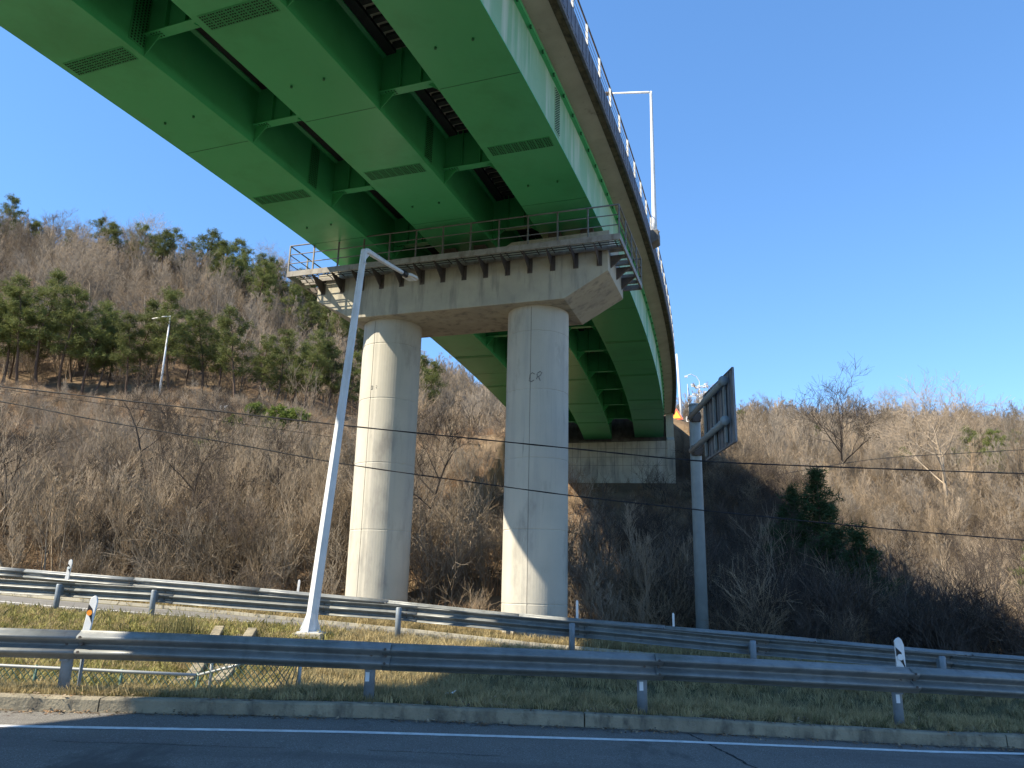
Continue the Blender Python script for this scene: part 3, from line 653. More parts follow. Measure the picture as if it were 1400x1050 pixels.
# lamp on the bridge
lb2 = br(6.3,5.84,under(6.3,5.6)+.70); tp = lb2+[0,0,6.55]
lamp2 = thing('street_lamp', 'slim white street lamp standing on the bridge parapet against the sky', 'street lamp', tuple(lb2))
m = MB(); m.tube([lb2,lb2+[0,0,.6],tp-[0,0,.15],tp], [.11,.10,.055,.05], 12); m.build('pole','pole_white',lamp2,True)
MB().box(lb2+[0,0,.012],(.36,.36,.024)).build('base_flange','pole_white',lamp2)
x_,y_,H_ = brs(6.3); lv = np.array([-math.cos(H_),math.sin(H_),0]); m = MB(); m.tube([tp-[0,0,.06]+lv*.0,tp+lv*.12-[0,0,.01],tp+lv*1.75+[0,0,.22]], [.05,.05,.035], 10); m.build('arm','pole_white',lamp2,True)
m = MB(); m.tube([tp+lv*1.70+[0,0,.22],tp+lv*1.8+[0,0,.22],tp+lv*2.15+[0,0,.24],tp+lv*2.25+[0,0,.24]], [.05,.09,.09,.04], 8); m.build('lamp_head','dark_metal',lamp2)
def far_lamp(px, py, Y, hpx, label, lean, armd=-1, r=.07, arm=1.3):
    b = at(px,py,Y); b[2] = min(b[2], g1(b[0],b[1])+.3) if Y>60 else b[2]; t = at(px+lean,py-hpx,Y)
    o = thing('street_lamp', label, 'street lamp', tuple(b)); m = MB(); m.tube([b-[0,0,.4],b+(t-b)*.5,t], [r,r*.85,r*.6], 8); m.build('pole','pole_white',o,True)
    if arm: 
        m = MB(); m.tube([t-[0,0,.03],t+[armd*arm*.6,0,-.08],t+[armd*arm,0,-.22]], [r*.6,r*.5,r*.4], 6); m.build('arm','pole_white',o,True)
        MB().tube([t+[armd*arm,0,-.22],t+[armd*(arm+.5),0,-.28]], [.09,.04], 6).build('lamp_head','lamp_grey',o)
    return o
far_lamp(216,552,63,120,'white street lamp among the roadside pines on the left hillside',17, r=.10, arm=1.0)
far_lamp(934,592,66,108,'tall leaning white lamp pole rising behind the abutment, left of the warning sign top',-9, r=.14, arm=0)
# ------------------------------------------------------------------ sign
sx, sy = 5.70, 24.0; sz = g1(sx,sy)
sg = thing('road_sign', 'large road sign seen from behind, on twin arms of a grey steel post', 'road sign', (sx,sy,sz))
m = MB(); m.tube([(sx,sy,sz-.3),(sx,sy,7.2),(sx,sy,7.28)], [.185,.17,.165], 20); m.build('post','pole_gray',sg,True)
MB().tube([(sx,sy,7.275),(sx,sy,7.33)], [.18,.15], 20).build('post_cap','pole_gray',sg,True)
m = MB(); m.box((sx,sy,sz+.02),(.6,.6,.04)); m.build('base_flange','pole_gray',sg)
for z in (5.83,6.88):
    m = MB(); m.tube([(sx-.16,sy-.10,z),(sx-.275,19.60,z+.04)], .085, 16); m.tube([(sx-.275,19.61,z+.04),(sx-.275,19.57,z+.04)], .125, 16)
    a = m.build('arm','pole_gray',sg,True)
    m = MB(); m.tube([(sx-.02,sy-.30,z),(sx-.02,sy-.25,z)], .17, 14)
    for k in range(8): aa = k*PI/4; m.tube([(sx-.02+.145*math.cos(aa),sy-.34,z+.145*math.sin(aa)),(sx-.02+.145*math.cos(aa),sy-.20,z+.145*math.sin(aa))], .018, 6)
    m.box((sx-.02,sy-.19,z),(.30,.12,.30)); m.build('clamp','dark_metal',a)
m = MB(); m.box((sx-.10,20.8,6.24),(.012,3.0,1.88)); pn = m.build('sign_panel','sign_back',sg)
m = MB(); m.box((sx-.10,20.8,7.19),(.05,3.03,.03)); m.box((sx-.10,20.8,5.29),(.05,3.03,.03)); m.box((sx-.10,19.285,6.24),(.05,.03,1.87)); m.box((sx-.10,22.315,6.24),(.05,.03,1.87)); m.build('panel_edge','sign_back',pn)
for y in np.arange(19.65,22.2,.36): MB().box((sx-.121,y,6.24),(.028,.025,1.84)).build('rib','sign_back',pn)
for y in (19.95,21.0,22.05): MB().box((sx-.165,y,6.24),(.055,.12,1.75)).build('channel','pole_gray',pn)
# triangular warning sign beyond the abutment
wp = at(926,588,62); ws = thing('warning_sign', 'small orange and red triangular warning sign beside the road beyond the abutment', 'warning sign', tuple(wp))
MB().tube([wp-[0,0,1.2],wp+[0,0,1.2]], .035, 8).build('post','pole_white',ws,True)
def tri(r, y): c = wp+[.5*y,y,1.15]; return [c+[r*math.sin(a)*.86,-r*math.sin(a)*.5,r*math.cos(a)] for a in (0,2*PI/3,4*PI/3)]
m = MB(); m.add(tri(.62,-.06)+tri(.62,-.04),[(0,1,2),(5,4,3),(0,3,4,1),(1,4,5,2),(2,5,3,0)]); m.build('plate','warn',ws)
m = MB(); m.add(tri(.40,-.08)+tri(.40,-.062),[(0,1,2),(5,4,3),(0,3,4,1),(1,4,5,2),(2,5,3,0)]); m.build('plate_centre','warny',ws)
# small guardrail beyond
gr3 = thing('roadside_railing', 'pale low railing on the embankment top behind the sign post', 'railing', tuple(br(40,7.2,14.6)))
m = MB(); 
for dz in (.35,.7): m.tube([br(s,7.0,g1(*br(s,7.0)[:2])+dz) for s in np.arange(38,62,3.)], .04, 6)
m.build('rail','pole_white',gr3,True)
for s in np.arange(38,60,3.): q = br(s,7.0); zz = g1(*q[:2]); MB().tube([(q[0],q[1],zz-.3),(q[0],q[1],zz+.75)], .05, 6).build('post','pole_white',gr3,True)
# floodlight mast and thin pole
fb_ = at(960,606,85); ft = at(957,545,85)
fm = thing('floodlight_mast', 'distant mast crowned with a cluster of white floodlights behind the sign post', 'floodlight mast', tuple(fb_))
MB().tube([fb_-[0,0,3],ft+[0,0,1.2]], [.12,.07], 8).build('mast','pole_white',fm,True)
rr_ = random.Random(3)
for k in range(14):
    a = k*2*PI/7; z = .3+(k//7)*.9+rr_.uniform(-.2,.2); r = .75+rr_.random()*.35; e = ft+[r*math.cos(a),r*math.sin(a)*.6,z+.2]
    f = MB(); f.tube([ft+[0,0,z],e], .03, 5); f.box(e,(.26,.14,.22)); f.build('floodlight','white',fm)
m = MB(); m.tube([ft+[0,0,1.2],ft+[0,0,2.0],ft+[-.3,0,2.5],ft+[-.9,0,2.8],ft+[-1.4,0,2.6]], .035, 6); m.box(ft+[-1.45,0,2.5],(.3,.15,.2)); m.build('camera_arm','white',fm)
tb = at(944,600,90); tt = at(940,525,90)
tp_ = thing('thin_pole', 'very thin pale pole against the sky between the abutment and the sign post', 'pole', tuple(tb))
m = MB(); m.tube([tb-[0,0,4],tt], [.07,.05], 6); m.build('mast','pole_white',tp_)
m = MB(); m.tube([tt,at(952,590,90)], .02, 4); m.build('stay_wire','cable',tp_)

# ------------------------------------------------------------------ cables
def cable(pts, r, label, name='overhead_cable', sag=.0):
    P = [at(*q) for q in pts]; full = []
    for i in range(len(P)-1):
        for t in np.linspace(0,1,14)[:-1]: full.append(P[i]*(1-t)+P[i+1]*t)
    full.append(P[-1])
    # smooth
    for _ in range(12):
        full = [full[0]]+[(full[i-1]+2*full[i]+full[i+1])/4 for i in range(1,len(full)-1)]+[full[-1]]
    rs = [r*(1+.22*math.sin(i*1.9)) for i in range(len(full))]
    m = MB(); m.tube(full, rs, 6); o = m.build(name,'cable',None,True); return tag(o,label,'cable','overhead cables crossing the scene')
cable([(-350,493,19.4),(0,528,19.4),(470,582,19.4),(780,613,19.4),(965,632,19.4),(1400,648,19.4),(1800,655,19.4)], .017, 'upper black cable running right across in front of both columns')
cable([(-350,500,19.4),(0,548,19.4),(134,575,19.4),(322,607,19.4),(470,635,19.4),(780,678,19.4),(963,698,19.4),(1195,722,19.4),(1400,739,19.4),(1800,762,19.4)], .015, 'lower black cable running right across in front of both columns')
cable([(1030,655,60),(1195,626,45),(1400,615,40),(1600,600,35)], .02, 'short cable against the right hillside, rising toward the right edge')
cable([(-350,470,24),(0,532,24),(300,575,26),(470,600,30)], .008, 'thin wire just under the upper cable on the left hillside')

# ------------------------------------------------------------------ low mesh fence, drain, marker
fn = thing('mesh_fence', 'low green chain-link fence behind the near guardrail at bottom left', 'fence', (-4.5,11.3,.0))
FZ = lambda x: g1(x, FY(x))
def FY(x): return float(R1(x))+1.35
xa, xb_ = -11.0, -3.08
def xf(px): 
    x = -5.
    for _ in range(8): x = float(at(px,925,FY(x))[0])
    return x
x270,x285,x345,x409 = xf(270),xf(287),xf(345),xf(409)
topz = lambda x: float(at(700+ (x/FY(x))*1000,0,FY(x))[2])
def ztop(px,py): x = xf(px); return float(at(px,py,FY(x))[2])
tz = lambda x: float(lerp_tab(x,[xf(0),xf(165),x270,x345],[ztop(0,910),ztop(165,918),ztop(270,923),ztop(345,904)]))
m = MB(); m.tube([(x,FY(x),tz(x)) for x in (-12,xf(0),xf(165),x270-.02)], .022, 8); m.tube([(x270,FY(x270),tz(x270)),(x345,FY(x345)+.05,tz(x345)),(x409,FY(x409)+.1,FZ(x409)+.57)], .018, 8); m.build('top_rail','wire_grey',fn,True)
for px in (-180,-60,47,165,270): x = xf(px); MB().tube([(x,FY(x)+.01,FZ(x)-.2),(x,FY(x)+.01,tz(x)+.03)], .02, 8).build('post','pvc',fn,True)
for x,h_ in ((x285,.60),(x409,.62)): MB().tube([(x,FY(x)+.02,FZ(x)-.2),(x,FY(x)+.02,FZ(x)+h_)], .022, 8).build('post','wire_grey',fn,True)
m = MB(); x = -12.; sp_ = .085
topf = lambda x: tz(x)-.02 if x<x270 else tz(x270)+(min(x,x285)-x270)/(x285-x270+1e-6)*.25
def tf(x): return topf(x) if x<x285 else FZ(x)+.57
while x < x409:
    for sgn in (1,-1):
        zl = FZ(x)-.02; H_ = tf(x)-zl; xe = min(max(x+sgn*H_*.8,-12),x409); m.add([(x,FY(x)+.012*sgn,zl),(x+.013,FY(x)+.012*sgn,zl),(xe+.013,FY(xe)+.012*sgn,zl+H_),(xe,FY(xe)+.012*sgn,zl+H_)],[(0,1,2,3)])
        m.add([(x,FY(x)+.012*sgn-.004,zl),(x,FY(x)+.012*sgn+.004,zl),(xe,FY(xe)+.012*sgn+.004,zl+H_),(xe,FY(xe)+.012*sgn-.004,zl+H_)],[(0,1,2,3)])
    x += sp_
m.build('chain_link','pvc',fn)
dr = thing('drain_chute', 'sloping concrete drain chute with two low walls down the grass bank', 'drain', (-4.6,15,.2))
def chute(pa, pb, Ya, Yb, w_):
    a = at(*pa,Ya); b = at(*pb,Yb); m = MB(); R = []
    for t in np.linspace(0,1,14):
        p = a*(1-t)+b*t; z = g1(p[0],p[1]); R.append([(p[0]-w_/2,p[1],z-.3),(p[0]+w_/2,p[1],z-.3),(p[0]+w_/2,p[1],z+.16),(p[0]-w_/2,p[1],z+.16)])
    m.loft(R); return bevel(m.build('side_wall','kerb',dr),.015)
chute((300,860),(246,943),17.3,12.2,.20); chute((345,862),(286,943),17.3,12.2,.20)
a = at(322,862,17.3); b = at(266,943,12.2); m = MB(); m.loft([[(p[0]-.32,p[1],g1(p[0],p[1])+.015),(p[0]+.32,p[1],g1(p[0],p[1])+.015)] for p in [a*(1-t)+b*t for t in np.linspace(0,1,14)]],closed=False,caps=False); m.build('channel_floor','conc_dark',dr)
mk_ = at(304,572,58); mo = thing('marker_board', 'small white board with a dark slot on the terrace edge of the left hillside', 'marker', tuple(mk_))
MB().box(mk_+[0,0,.5],(.55,.08,1.0)).build('board','white',mo); MB().box(mk_+[0,-.045,.65],(.14,.01,.55)).build('slot','black',mo)
lt = at(613,953,11.2); lt[2] = g1(lt[0],11.2)+.03; m = MB(); m.add([lt+[-.09,0,0],lt+[-.02,-.03,.05],lt+[.07,0,.03],lt+[.1,.05,.07],lt+[0,.06,.02]],[(0,1,2,4),(2,3,4)])
tag(m.build('litter','litter'),'scrap of white litter lying in the shaded verge grass','litter')

# ------------------------------------------------------------------ vegetation prototypes
def segs_mesh(name, S, m, sides=3):
    S = np.array(S); a = S[:,0:3]; b = S[:,3:6]; ra = S[:,6]; rb = S[:,7]; d = b-a; L = np.linalg.norm(d,axis=1,keepdims=True)+1e-9; d /= L
    ref = np.where(np.abs(d[:,2:3])>.9, np.array([[1.,0,0]]), np.array([[0,0,1.]])); u = np.cross(d,ref); u /= np.linalg.norm(u,axis=1,keepdims=True); v = np.cross(d,u)
    n = len(S); V = np.zeros((n,2*sides,3)); F = np.zeros((n,sides,4),int)
    for k in range(sides):
        c,s = math.cos(2*PI*k/sides), math.sin(2*PI*k/sides); o = c*u+s*v; V[:,k] = a+o*ra[:,None]; V[:,sides+k] = b+o*rb[:,None]
        F[:,k] = np.array([k,(k+1)%sides,sides+(k+1)%sides,sides+k])
    F += (np.arange(n)*2*sides)[:,None,None]; return raw_mesh(name, V.reshape(-1,3), F.reshape(-1,4), m)
def branch(S, p, d, L, r, lev, rr, spread=.6, up=.15, nch=(3,5), seg=4, rmin=.005):
    d = d/np.linalg.norm(d); q = p.copy(); pts = [q.copy()]; k = seg; rads = [r]
    for i in range(k):
        d = d+rr.normal(0,.13,3)+np.array([0,0,up*.3]); d /= np.linalg.norm(d); q2 = q+d*L/k; r2 = max(r*(1-.75*(i+1)/k),rmin*.6)
        S.append((*q,*q2,max(rads[-1],rmin*.6),r2)); q = q2; pts.append(q.copy()); rads.append(r2)
    if lev > 0:
        for c in range(rr.integers(*nch)):
            t = rr.uniform(.25,.98)*k; i = min(int(t),k-1); f = t-i; pp = pts[i]*(1-f)+pts[i+1]*f; rc = (rads[i]*(1-f)+rads[i+1]*f)*.62
            ax_ = rr.normal(0,1,3); ax_ -= ax_.dot(d)*d; ax_ /= np.linalg.norm(ax_)+1e-9; nd = d*(1-spread*.45)+ax_*spread+np.array([0,0,up])
            branch(S, pp, nd, L*rr.uniform(.45,.72), max(rc,rmin), lev-1, rr, spread, up, nch, max(2,seg-1), rmin)
HID = bpy.data.collections.new('plant_prototypes')    # never linked to the scene
def bare_meshes(seed, H, tr, m, levels=4, nmain=7, spread=.75, up=.2, rmin=.006, fork=.35):
    rr = np.random.default_rng(seed); T = []; B = []; q = np.zeros(3); d = np.array([rr.normal(0,.06),rr.normal(0,.06),1.]); k = 8; pts = [q.copy()]; rad = [tr]; q = q-[0,0,.4]
    for i in range(k):
        d = d+np.append(rr.normal(0,.09,2),.05); d /= np.linalg.norm(d); q2 = q+d*H*.72/k; r2 = tr*(1-.72*(i+1)/k); T.append((*q,*q2,rad[-1],r2)); q = q2; pts.append(q.copy()); rad.append(r2)
    for c in range(nmain):
        t = (fork+(1-fork)*(c+.5)/nmain)*k; i = min(int(t),k-1); a = rr.uniform(0,2*PI); nd = np.array([math.cos(a),math.sin(a),rr.uniform(.5,1.2)])
        branch(B, pts[i+1], nd, H*rr.uniform(.32,.5)*(1-.3*t/k), rad[i+1]*.7, levels-1, rr, spread, up, (4,7), 5, rmin)
    return segs_mesh('trunk', T, m, 7), segs_mesh('crown', B, m, 3)
BT = {}
BT['pale'] = [bare_meshes(s,10,.17,'twig_pale',4,8,.8,.2,.010) for s in (1,2)]
BT['grey'] = [bare_meshes(s,8,.12,'twig_grey',4,8,.7,.3,.012) for s in (3,4,5)]
BT['dark'] = [bare_meshes(s,7,.10,'twig_dark',4,7,.8,.25,.008) for s in (6,7)]
BT['thin'] = [bare_meshes(s,6,.05,'twig_pale',3,8,.6,.4,.006,.3) for s in (8,9)]
def tufts(rr, C, ln, wd, k, spread=1.0, upb=.3):
    """fans of narrow needle triangles around centres C"""
    n = len(C); Cn = np.repeat(C,k,0); d = rr.normal(0,1,(n*k,3)); d[:,2] = d[:,2]*.7+upb; d /= np.linalg.norm(d,axis=1,keepdims=True)
    s = np.cross(d, rr.normal(0,1,(n*k,3))); s /= np.linalg.norm(s,axis=1,keepdims=True); l = ln*rr.uniform(.6,1.2,(n*k,1)); Cn = Cn+rr.normal(0,ln*.28,(n*k,3))
    V = np.stack([Cn-s*wd,Cn+s*wd,Cn+d*l],1); return V.reshape(-1,3)
def pine_meshes(seed, H, m='needles', conic=False, low=.35):
    rr = np.random.default_rng(seed); T = []; B = []; q = np.array([0,0,-.4]); d = np.array([rr.normal(0,.08),rr.normal(0,.08),1.]); k = 10; pts = [q.copy()]; tr = H*.014; rad = [tr]
    for i in range(k):
        d = d+np.append(rr.normal(0,.02 if conic else .08,2),.08); d /= np.linalg.norm(d); q2 = q+d*H*.96/k; r2 = tr*(1-.85*(i+1)/k); T.append((*q,*q2,rad[-1],r2)); q = q2; pts.append(q.copy()); rad.append(r2)
    C = []; nb = 58 if conic else 36
    for c in range(nb):
        f = low+(1-low)*(c+rr.random())/nb; t = f*k; i = min(int(t),k-1); p = pts[i]+(pts[i+1]-pts[i])*(t-i); a = rr.uniform(0,2*PI)
        g = (f-low)/(1-low)
        Lb = H*((.34*(1-g)**.95+.012)*rr.uniform(.55,1.15) if conic else .185*(math.sin(PI*min(1,(g*.80+.18)))**.7)*rr.uniform(.35,1.2)+.02)
        nd = np.array([math.cos(a),math.sin(a),.38 if conic else rr.uniform(.05,.6)]); nd /= np.linalg.norm(nd)
        tip = p+nd*Lb; B.append((*p,*tip,rad[i]*.35,.008))
        for j in range(int(4+Lb*(7 if not conic else 9))):
            u = rr.uniform(.35,1.05) if not conic else rr.uniform(.15,1.05); C.append(p+nd*Lb*u+rr.normal(0,(.09 if conic else .16)+.05*Lb,3)*[1,1,.6]+[0,0,(.10*Lb*u*u if conic else 0)])
    C += [pts[-1]+rr.normal(0,.15,3) for _ in range(10)]
    C = np.array(C); V = tufts(rr, C, .32 if not conic else .30, .020, 17 if not conic else 15, upb=.35)
    me = raw_mesh('foliage', V, np.arange(len(V)).reshape(-1,3), m); return segs_mesh('trunk',T+B,'bark',6), me
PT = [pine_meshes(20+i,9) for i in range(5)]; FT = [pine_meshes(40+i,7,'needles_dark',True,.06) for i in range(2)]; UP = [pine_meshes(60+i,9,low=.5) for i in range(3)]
def place_tree(name, meshes, px, Y, label, group, scale=1, wide=1., cat='tree', rz=None, pyoff=0, x=None, crown='crown', tilt=0):
    xx = float(at(px,700,Y)[0]) if x is None else x
    # correct for column position at the tree's mid height
    z = g1(xx,Y)
    if x is None:
        for _ in range(4):
            zc = z+4*scale*.5
            # pixel column of point (xx,Y,zc)
            v = Rp.T@np.array([xx,Y,zc-CZ]); u2,v2 = v[0]/v[1],v[2]/v[1]; u_ = cr*u2+sr*v2; xx += ((px-700)/FPX-u_)*Y; z = g1(xx,Y)
    o = thing(name, label, cat, (0,0,0), group)
    for nm,me in zip(('trunk',crown),meshes):
        c = bpy.data.objects.new(nm, me); COL.objects.link(c); c.parent = o
    o.location = (xx,Y,z); o.scale = (scale*wide,scale*wide,scale); o.rotation_euler = (tilt,0,rz if rz is not None else random.uniform(0,6.28)); return o

# roadside pines on the terrace
row = [(18,69,.95),(46,70,.85),(102,69,.9),(132,66,.85),(214,69,.8),(256,69,.8),(395,68,.8),(432,67,.75),(470,66,.7),(-40,65,1.0),(8,66,1.05),(32,66,1.1),(58,66,1.15),(86,66,1.05),(116,66,1.0),(150,68,.8),(178,65,.85),(196,66,.95),(236,65,1.0),(278,66,.92),(300,68,.85),(328,64,1.0),(350,68,.8),(374,65,.92),(418,65,.85),(448,66,.8)]
for i,(px,Y,s) in enumerate(row):
    place_tree('pine_tree', PT[i%5], px, Y, 'pine in the terrace row, left hillside', 'pines in the terrace row on the left hillside', s*1.03, crown='foliage')
# ridge pines
ridge = [(300,100,1.0),(312,96,.8),(332,97,.9),(362,94,.9),(372,90,.75),(386,98,.9),(404,96,.9),(418,90,.8),(424,101,.95),(446,94,.9),(460,98,.8),(476,88,.8),(250,108,.8),(205,110,.8),(92,113,.7),(-20,112,1.0),(8,108,1.05),(62,114,.8),(130,112,.95),(150,108,.9),(178,108,1.05),(222,104,1.05),(240,108,1.0),(262,102,1.2),(285,104,.9),(322,104,1.0),(340,108,.9),(356,100,.95),(378,102,1.0),(396,104,.95),(412,98,.9),(430,98,.95),(452,95,.9),(470,92,.85),(395,92,.8),(440,88,.8),(350,93,.85),(575,88,.85),(590,84,.9),(600,95,.7)]
for i,(px,Y,s) in enumerate(ridge):
    place_tree('pine_tree', UP[i%3] if i%2 else PT[(i+2)%5], px, Y, 'dark pine on the upper left ridge', 'pines along the upper left ridge', s*1.05, crown='foliage')
for i,(px,Y,s) in enumerate([(1240,82,.7),(1345,80,.9),(1372,74,.8),(1300,84,.6),(1010,118,.6),(1120,112,.5),(1390,90,.8)]):
    place_tree('pine_tree', PT[i%5], px, Y, 'green pine among bare trees, right hillside', 'pines on the right hillside', s, crown='foliage')
# shaded conifers right of the sign
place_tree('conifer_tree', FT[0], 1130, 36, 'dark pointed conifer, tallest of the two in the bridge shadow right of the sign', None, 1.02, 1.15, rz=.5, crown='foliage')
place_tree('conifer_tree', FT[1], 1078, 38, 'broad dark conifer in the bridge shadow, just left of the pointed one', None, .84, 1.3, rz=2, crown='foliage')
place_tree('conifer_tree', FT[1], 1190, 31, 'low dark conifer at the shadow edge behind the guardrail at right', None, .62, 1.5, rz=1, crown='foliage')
place_tree('pine_tree', PT[2], 1418, 31, 'green pine cut off by the right edge of the picture', None, .55, rz=1, crown='foliage')
# notable bare trees
place_tree('bare_tree', BT['pale'][0], 1290, 58, 'big pale-barked bare tree with spreading limbs on the right slope', None, 1.12, rz=.4)
place_tree('bare_tree', BT['dark'][1], 1145, 64, 'bare tree with dark trunk and wide crown against the sky, right of the sign', None, 1.6, rz=1.4)
place_tree('bare_tree', BT['thin'][0], 30, 28, 'slender pale bare tree at the far left behind the guardrails', None, 1.05, rz=.2)
place_tree('bare_tree', BT['dark'][0], 210, 38, 'dark forked bare tree in the brush below the terrace', None, .95, rz=2.2)
place_tree('bare_tree', BT['dark'][1], 830, 29, 'dark thin bare tree just right of the right column at the shadow edge', None, .62, rz=1)
place_tree('bare_tree', BT['dark'][0], 880, 31, 'thin bare tree in the shadow below the abutment', None, .7, rz=4)
place_tree('bare_tree', BT['dark'][1], 1000, 33, 'thin bare tree in deep shadow just right of the sign post', None, .72, rz=3)
place_tree('bare_tree', BT['dark'][1], 1335, 29, 'multi-limbed dark bare tree at lower right behind the guardrails', None, .62, rz=2)
place_tree('bare_tree', BT['dark'][0], 1390, 33, 'dark bare tree beside the right edge, limbs over the brush', None, .85, rz=5)
place_tree('bare_tree', BT['dark'][0], 1200, 33, 'small dark bare tree at the lit edge right of the conifers', None, .65, rz=3.3)
place_tree('bare_tree', BT['thin'][1], 612, 34, 'tall thin pale tree between the two bridge columns', None, 1.05, rz=.6)
place_tree('bare_tree', BT['thin'][0], 505, 27.8, 'thin bare sapling with twigs crossing the foot of the left column', None, .45, rz=1.9)
place_tree('bare_tree', BT['dark'][1], 700, 60, 'bare tree partly hidden behind the right bridge column', None, .9, rz=1.9)
for i,(px,Y) in enumerate([(330,27.5),(372,28.5),(130,29),(250,30),(90,33),(430,30),(570,30),(640,29),(160,44),(300,46),(400,50),(60,48),(20,31),(65,29),(110,36),(150,32),(185,29),(225,34),(270,28.5),(300,32),(345,31),(385,34),(410,29),(445,33),(590,36),(655,40),(630,33),(1050,30),(1090,29),(950,31),(1255,36),(1360,42),(1310,36)]):
    place_tree('sapling', BT['thin'][i%2] if i%3 else BT['dark'][i%2], px, Y, 'leafless sapling in the brush behind the far guardrail', 'leafless saplings in the brush of the slope', random.uniform(.5,.95))
for i in range(26):
    px = random.choice([random.uniform(-60,130), random.uniform(120,430), random.uniform(-60,430)]); Y = random.uniform(100,120) if i<12 else random.uniform(74,98)
    place_tree('bare_tree', BT['grey'][i%3] if i%4 else BT['pale'][i%2], px, Y, 'leafless grey tree on the upper left hillside', 'leafless trees on the upper left hillside', random.uniform(.8,1.15))
for i in range(30):
    px = random.uniform(990,1440); Y = random.uniform(128,150) if i<14 else random.uniform(66,120)
    place_tree('bare_tree', BT['grey'][i%3] if i%4 else BT['pale'][i%2], px, Y, 'leafless grey tree on the right hillside', 'leafless trees on the right hillside', random.uniform(.6,.95))
for i in range(10):
    place_tree('bare_tree', BT['grey'][i%3], random.uniform(575,700), random.uniform(85,112), 'leafless grey tree seen between the columns', 'leafless trees seen between the columns', random.uniform(.6,.9))

# ------------------------------------------------------------------ scattered stuff (geometry nodes)
def proto(name, me):
    c = bpy.data.collections.get('p_'+name) or bpy.data.collections.new('p_'+name); o = bpy.data.objects.new('proto_'+name, me); c.objects.link(o); return c
def scatter(name, P, scales, coll, nvar, label, cat, tiltv=.12):
    n = len(P); me = bpy.data.meshes.new(name); me.vertices.add(n); me.vertices.foreach_set('co', np.asarray(P,np.float32).ravel())
    a = me.attributes.new('sc','FLOAT','POINT'); a.data.foreach_set('value', np.asarray(scales,np.float32))
    a = me.attributes.new('rot','FLOAT_VECTOR','POINT'); r = np.stack([rng.normal(0,tiltv,n),rng.normal(0,tiltv,n),rng.uniform(0,2*PI,n)],1); a.data.foreach_set('vector', r.astype(np.float32).ravel())
    a = me.attributes.new('idx','INT','POINT'); a.data.foreach_set('value', rng.integers(0,nvar,n).astype(np.int32))
    o = bpy.data.objects.new(name, me); COL.objects.link(o); tag(o,label,cat,None,'stuff')
    ng = bpy.data.node_groups.new(name,'GeometryNodeTree'); ng.interface.new_socket('Geometry',in_out='INPUT',socket_type='NodeSocketGeometry'); ng.interface.new_socket('Geometry',in_out='OUTPUT',socket_type='NodeSocketGeometry')
    N = ng.nodes; L = ng.links; gi = N.new('NodeGroupInput'); go = N.new('NodeGroupOutput'); ip = N.new('GeometryNodeInstanceOnPoints'); ci = N.new('GeometryNodeCollectionInfo')
    ci.inputs['Collection'].default_value = coll; ci.inputs['Separate Children'].default_value = True; ci.inputs['Reset Children'].default_value = True
    def attr(nm, t):
        x = N.new('GeometryNodeInputNamedAttribute'); x.data_type = t; x.inputs[0].default_value = nm; return x.outputs[0]
    L.new(gi.outputs[0], ip.inputs['Points']); L.new(ci.outputs[0], ip.inputs['Instance']); ip.inputs['Pick Instance'].default_value = True
    L.new(attr('idx','INT'), ip.inputs['Instance Index']); L.new(attr('sc','FLOAT'), ip.inputs['Scale']); L.new(attr('rot','FLOAT_VECTOR'), ip.inputs['Rotation'])
    L.new(ip.outputs[0], go.inputs[0]); md = o.modifiers.new('scatter','NODES'); md.node_group = ng; return o
def upright_mesh(seed, H, m, tr=.085, rm=.012):
    rr = np.random.default_rng(seed); S = []
    for j in range(2):
        q = np.array([rr.normal(0,.5),rr.normal(0,.5),-.5]); d = np.array([rr.normal(0,.08),rr.normal(0,.08),1.]); h = H*rr.uniform(.75,1); r = tr; k = 8
        for i in range(k):
            d = d+np.append(rr.normal(0,.05,2),.05); d /= np.linalg.norm(d); q2 = q+d*h/k; r2 = tr*(1-.8*(i+1)/k); S.append((*q,*q2,r,r2))
            if i > 1:
                for c in range(3):
                    a = rr.uniform(0,2*PI); branch(S, q2.copy(), np.array([math.cos(a),math.sin(a),rr.uniform(.8,1.6)]), h*.28*(1.15-i/k), r2*.5, 2, rr, .45, .35, (3,6), 4, rm)
            q = q2; r = r2
    return segs_mesh('wood', S, m, 3)
def shrub_mesh(seed, m, H=2.2, stems=12, tw=6, rm=.006):
    rr = np.random.default_rng(seed); S = []
    for i in range(stems):
        a = rr.uniform(0,2*PI); r0 = rr.uniform(0,.45); p = np.array([r0*math.cos(a),r0*math.sin(a),-.2]); a += rr.normal(0,.6); d = np.array([math.cos(a)*.45,math.sin(a)*.45,1.])*[rr.uniform(.2,1.2)]*3 if False else np.array([math.cos(a)*rr.uniform(.1,.6),math.sin(a)*rr.uniform(.1,.6),1.])
        branch(S, p, d, H*rr.uniform(.5,1.), rm*rr.uniform(1.6,3.4), 2, rr, .6, .10, (tw-3,tw+1), 4, rm)
    return segs_mesh('shrub', S, m, 3)
for i in range(4): shr = proto('shrub', shrub_mesh(100+i,'twig',2.2,9,6,.009))
for i in range(2): shr = proto('shrub', shrub_mesh(110+i,'twig_grey',2.4,9,6,.009))
for i in range(3): proto('shrub', upright_mesh(420+i,4.6,('twig_grey','twig','twig_pale')[i],.045,.009))
proto('shrub', shrub_mesh(120,'twig_pale',2.6,6,5,.010)); proto('shrub', shrub_mesh(121,'twig_dark',2.4,7,6,.010))
for i in range(4): shd = proto('shrubshade', shrub_mesh(130+i,'twig_dark',2.3,9,6,.009))
proto('shrubshade', shrub_mesh(136,'twig',2.2,8,6,.009))
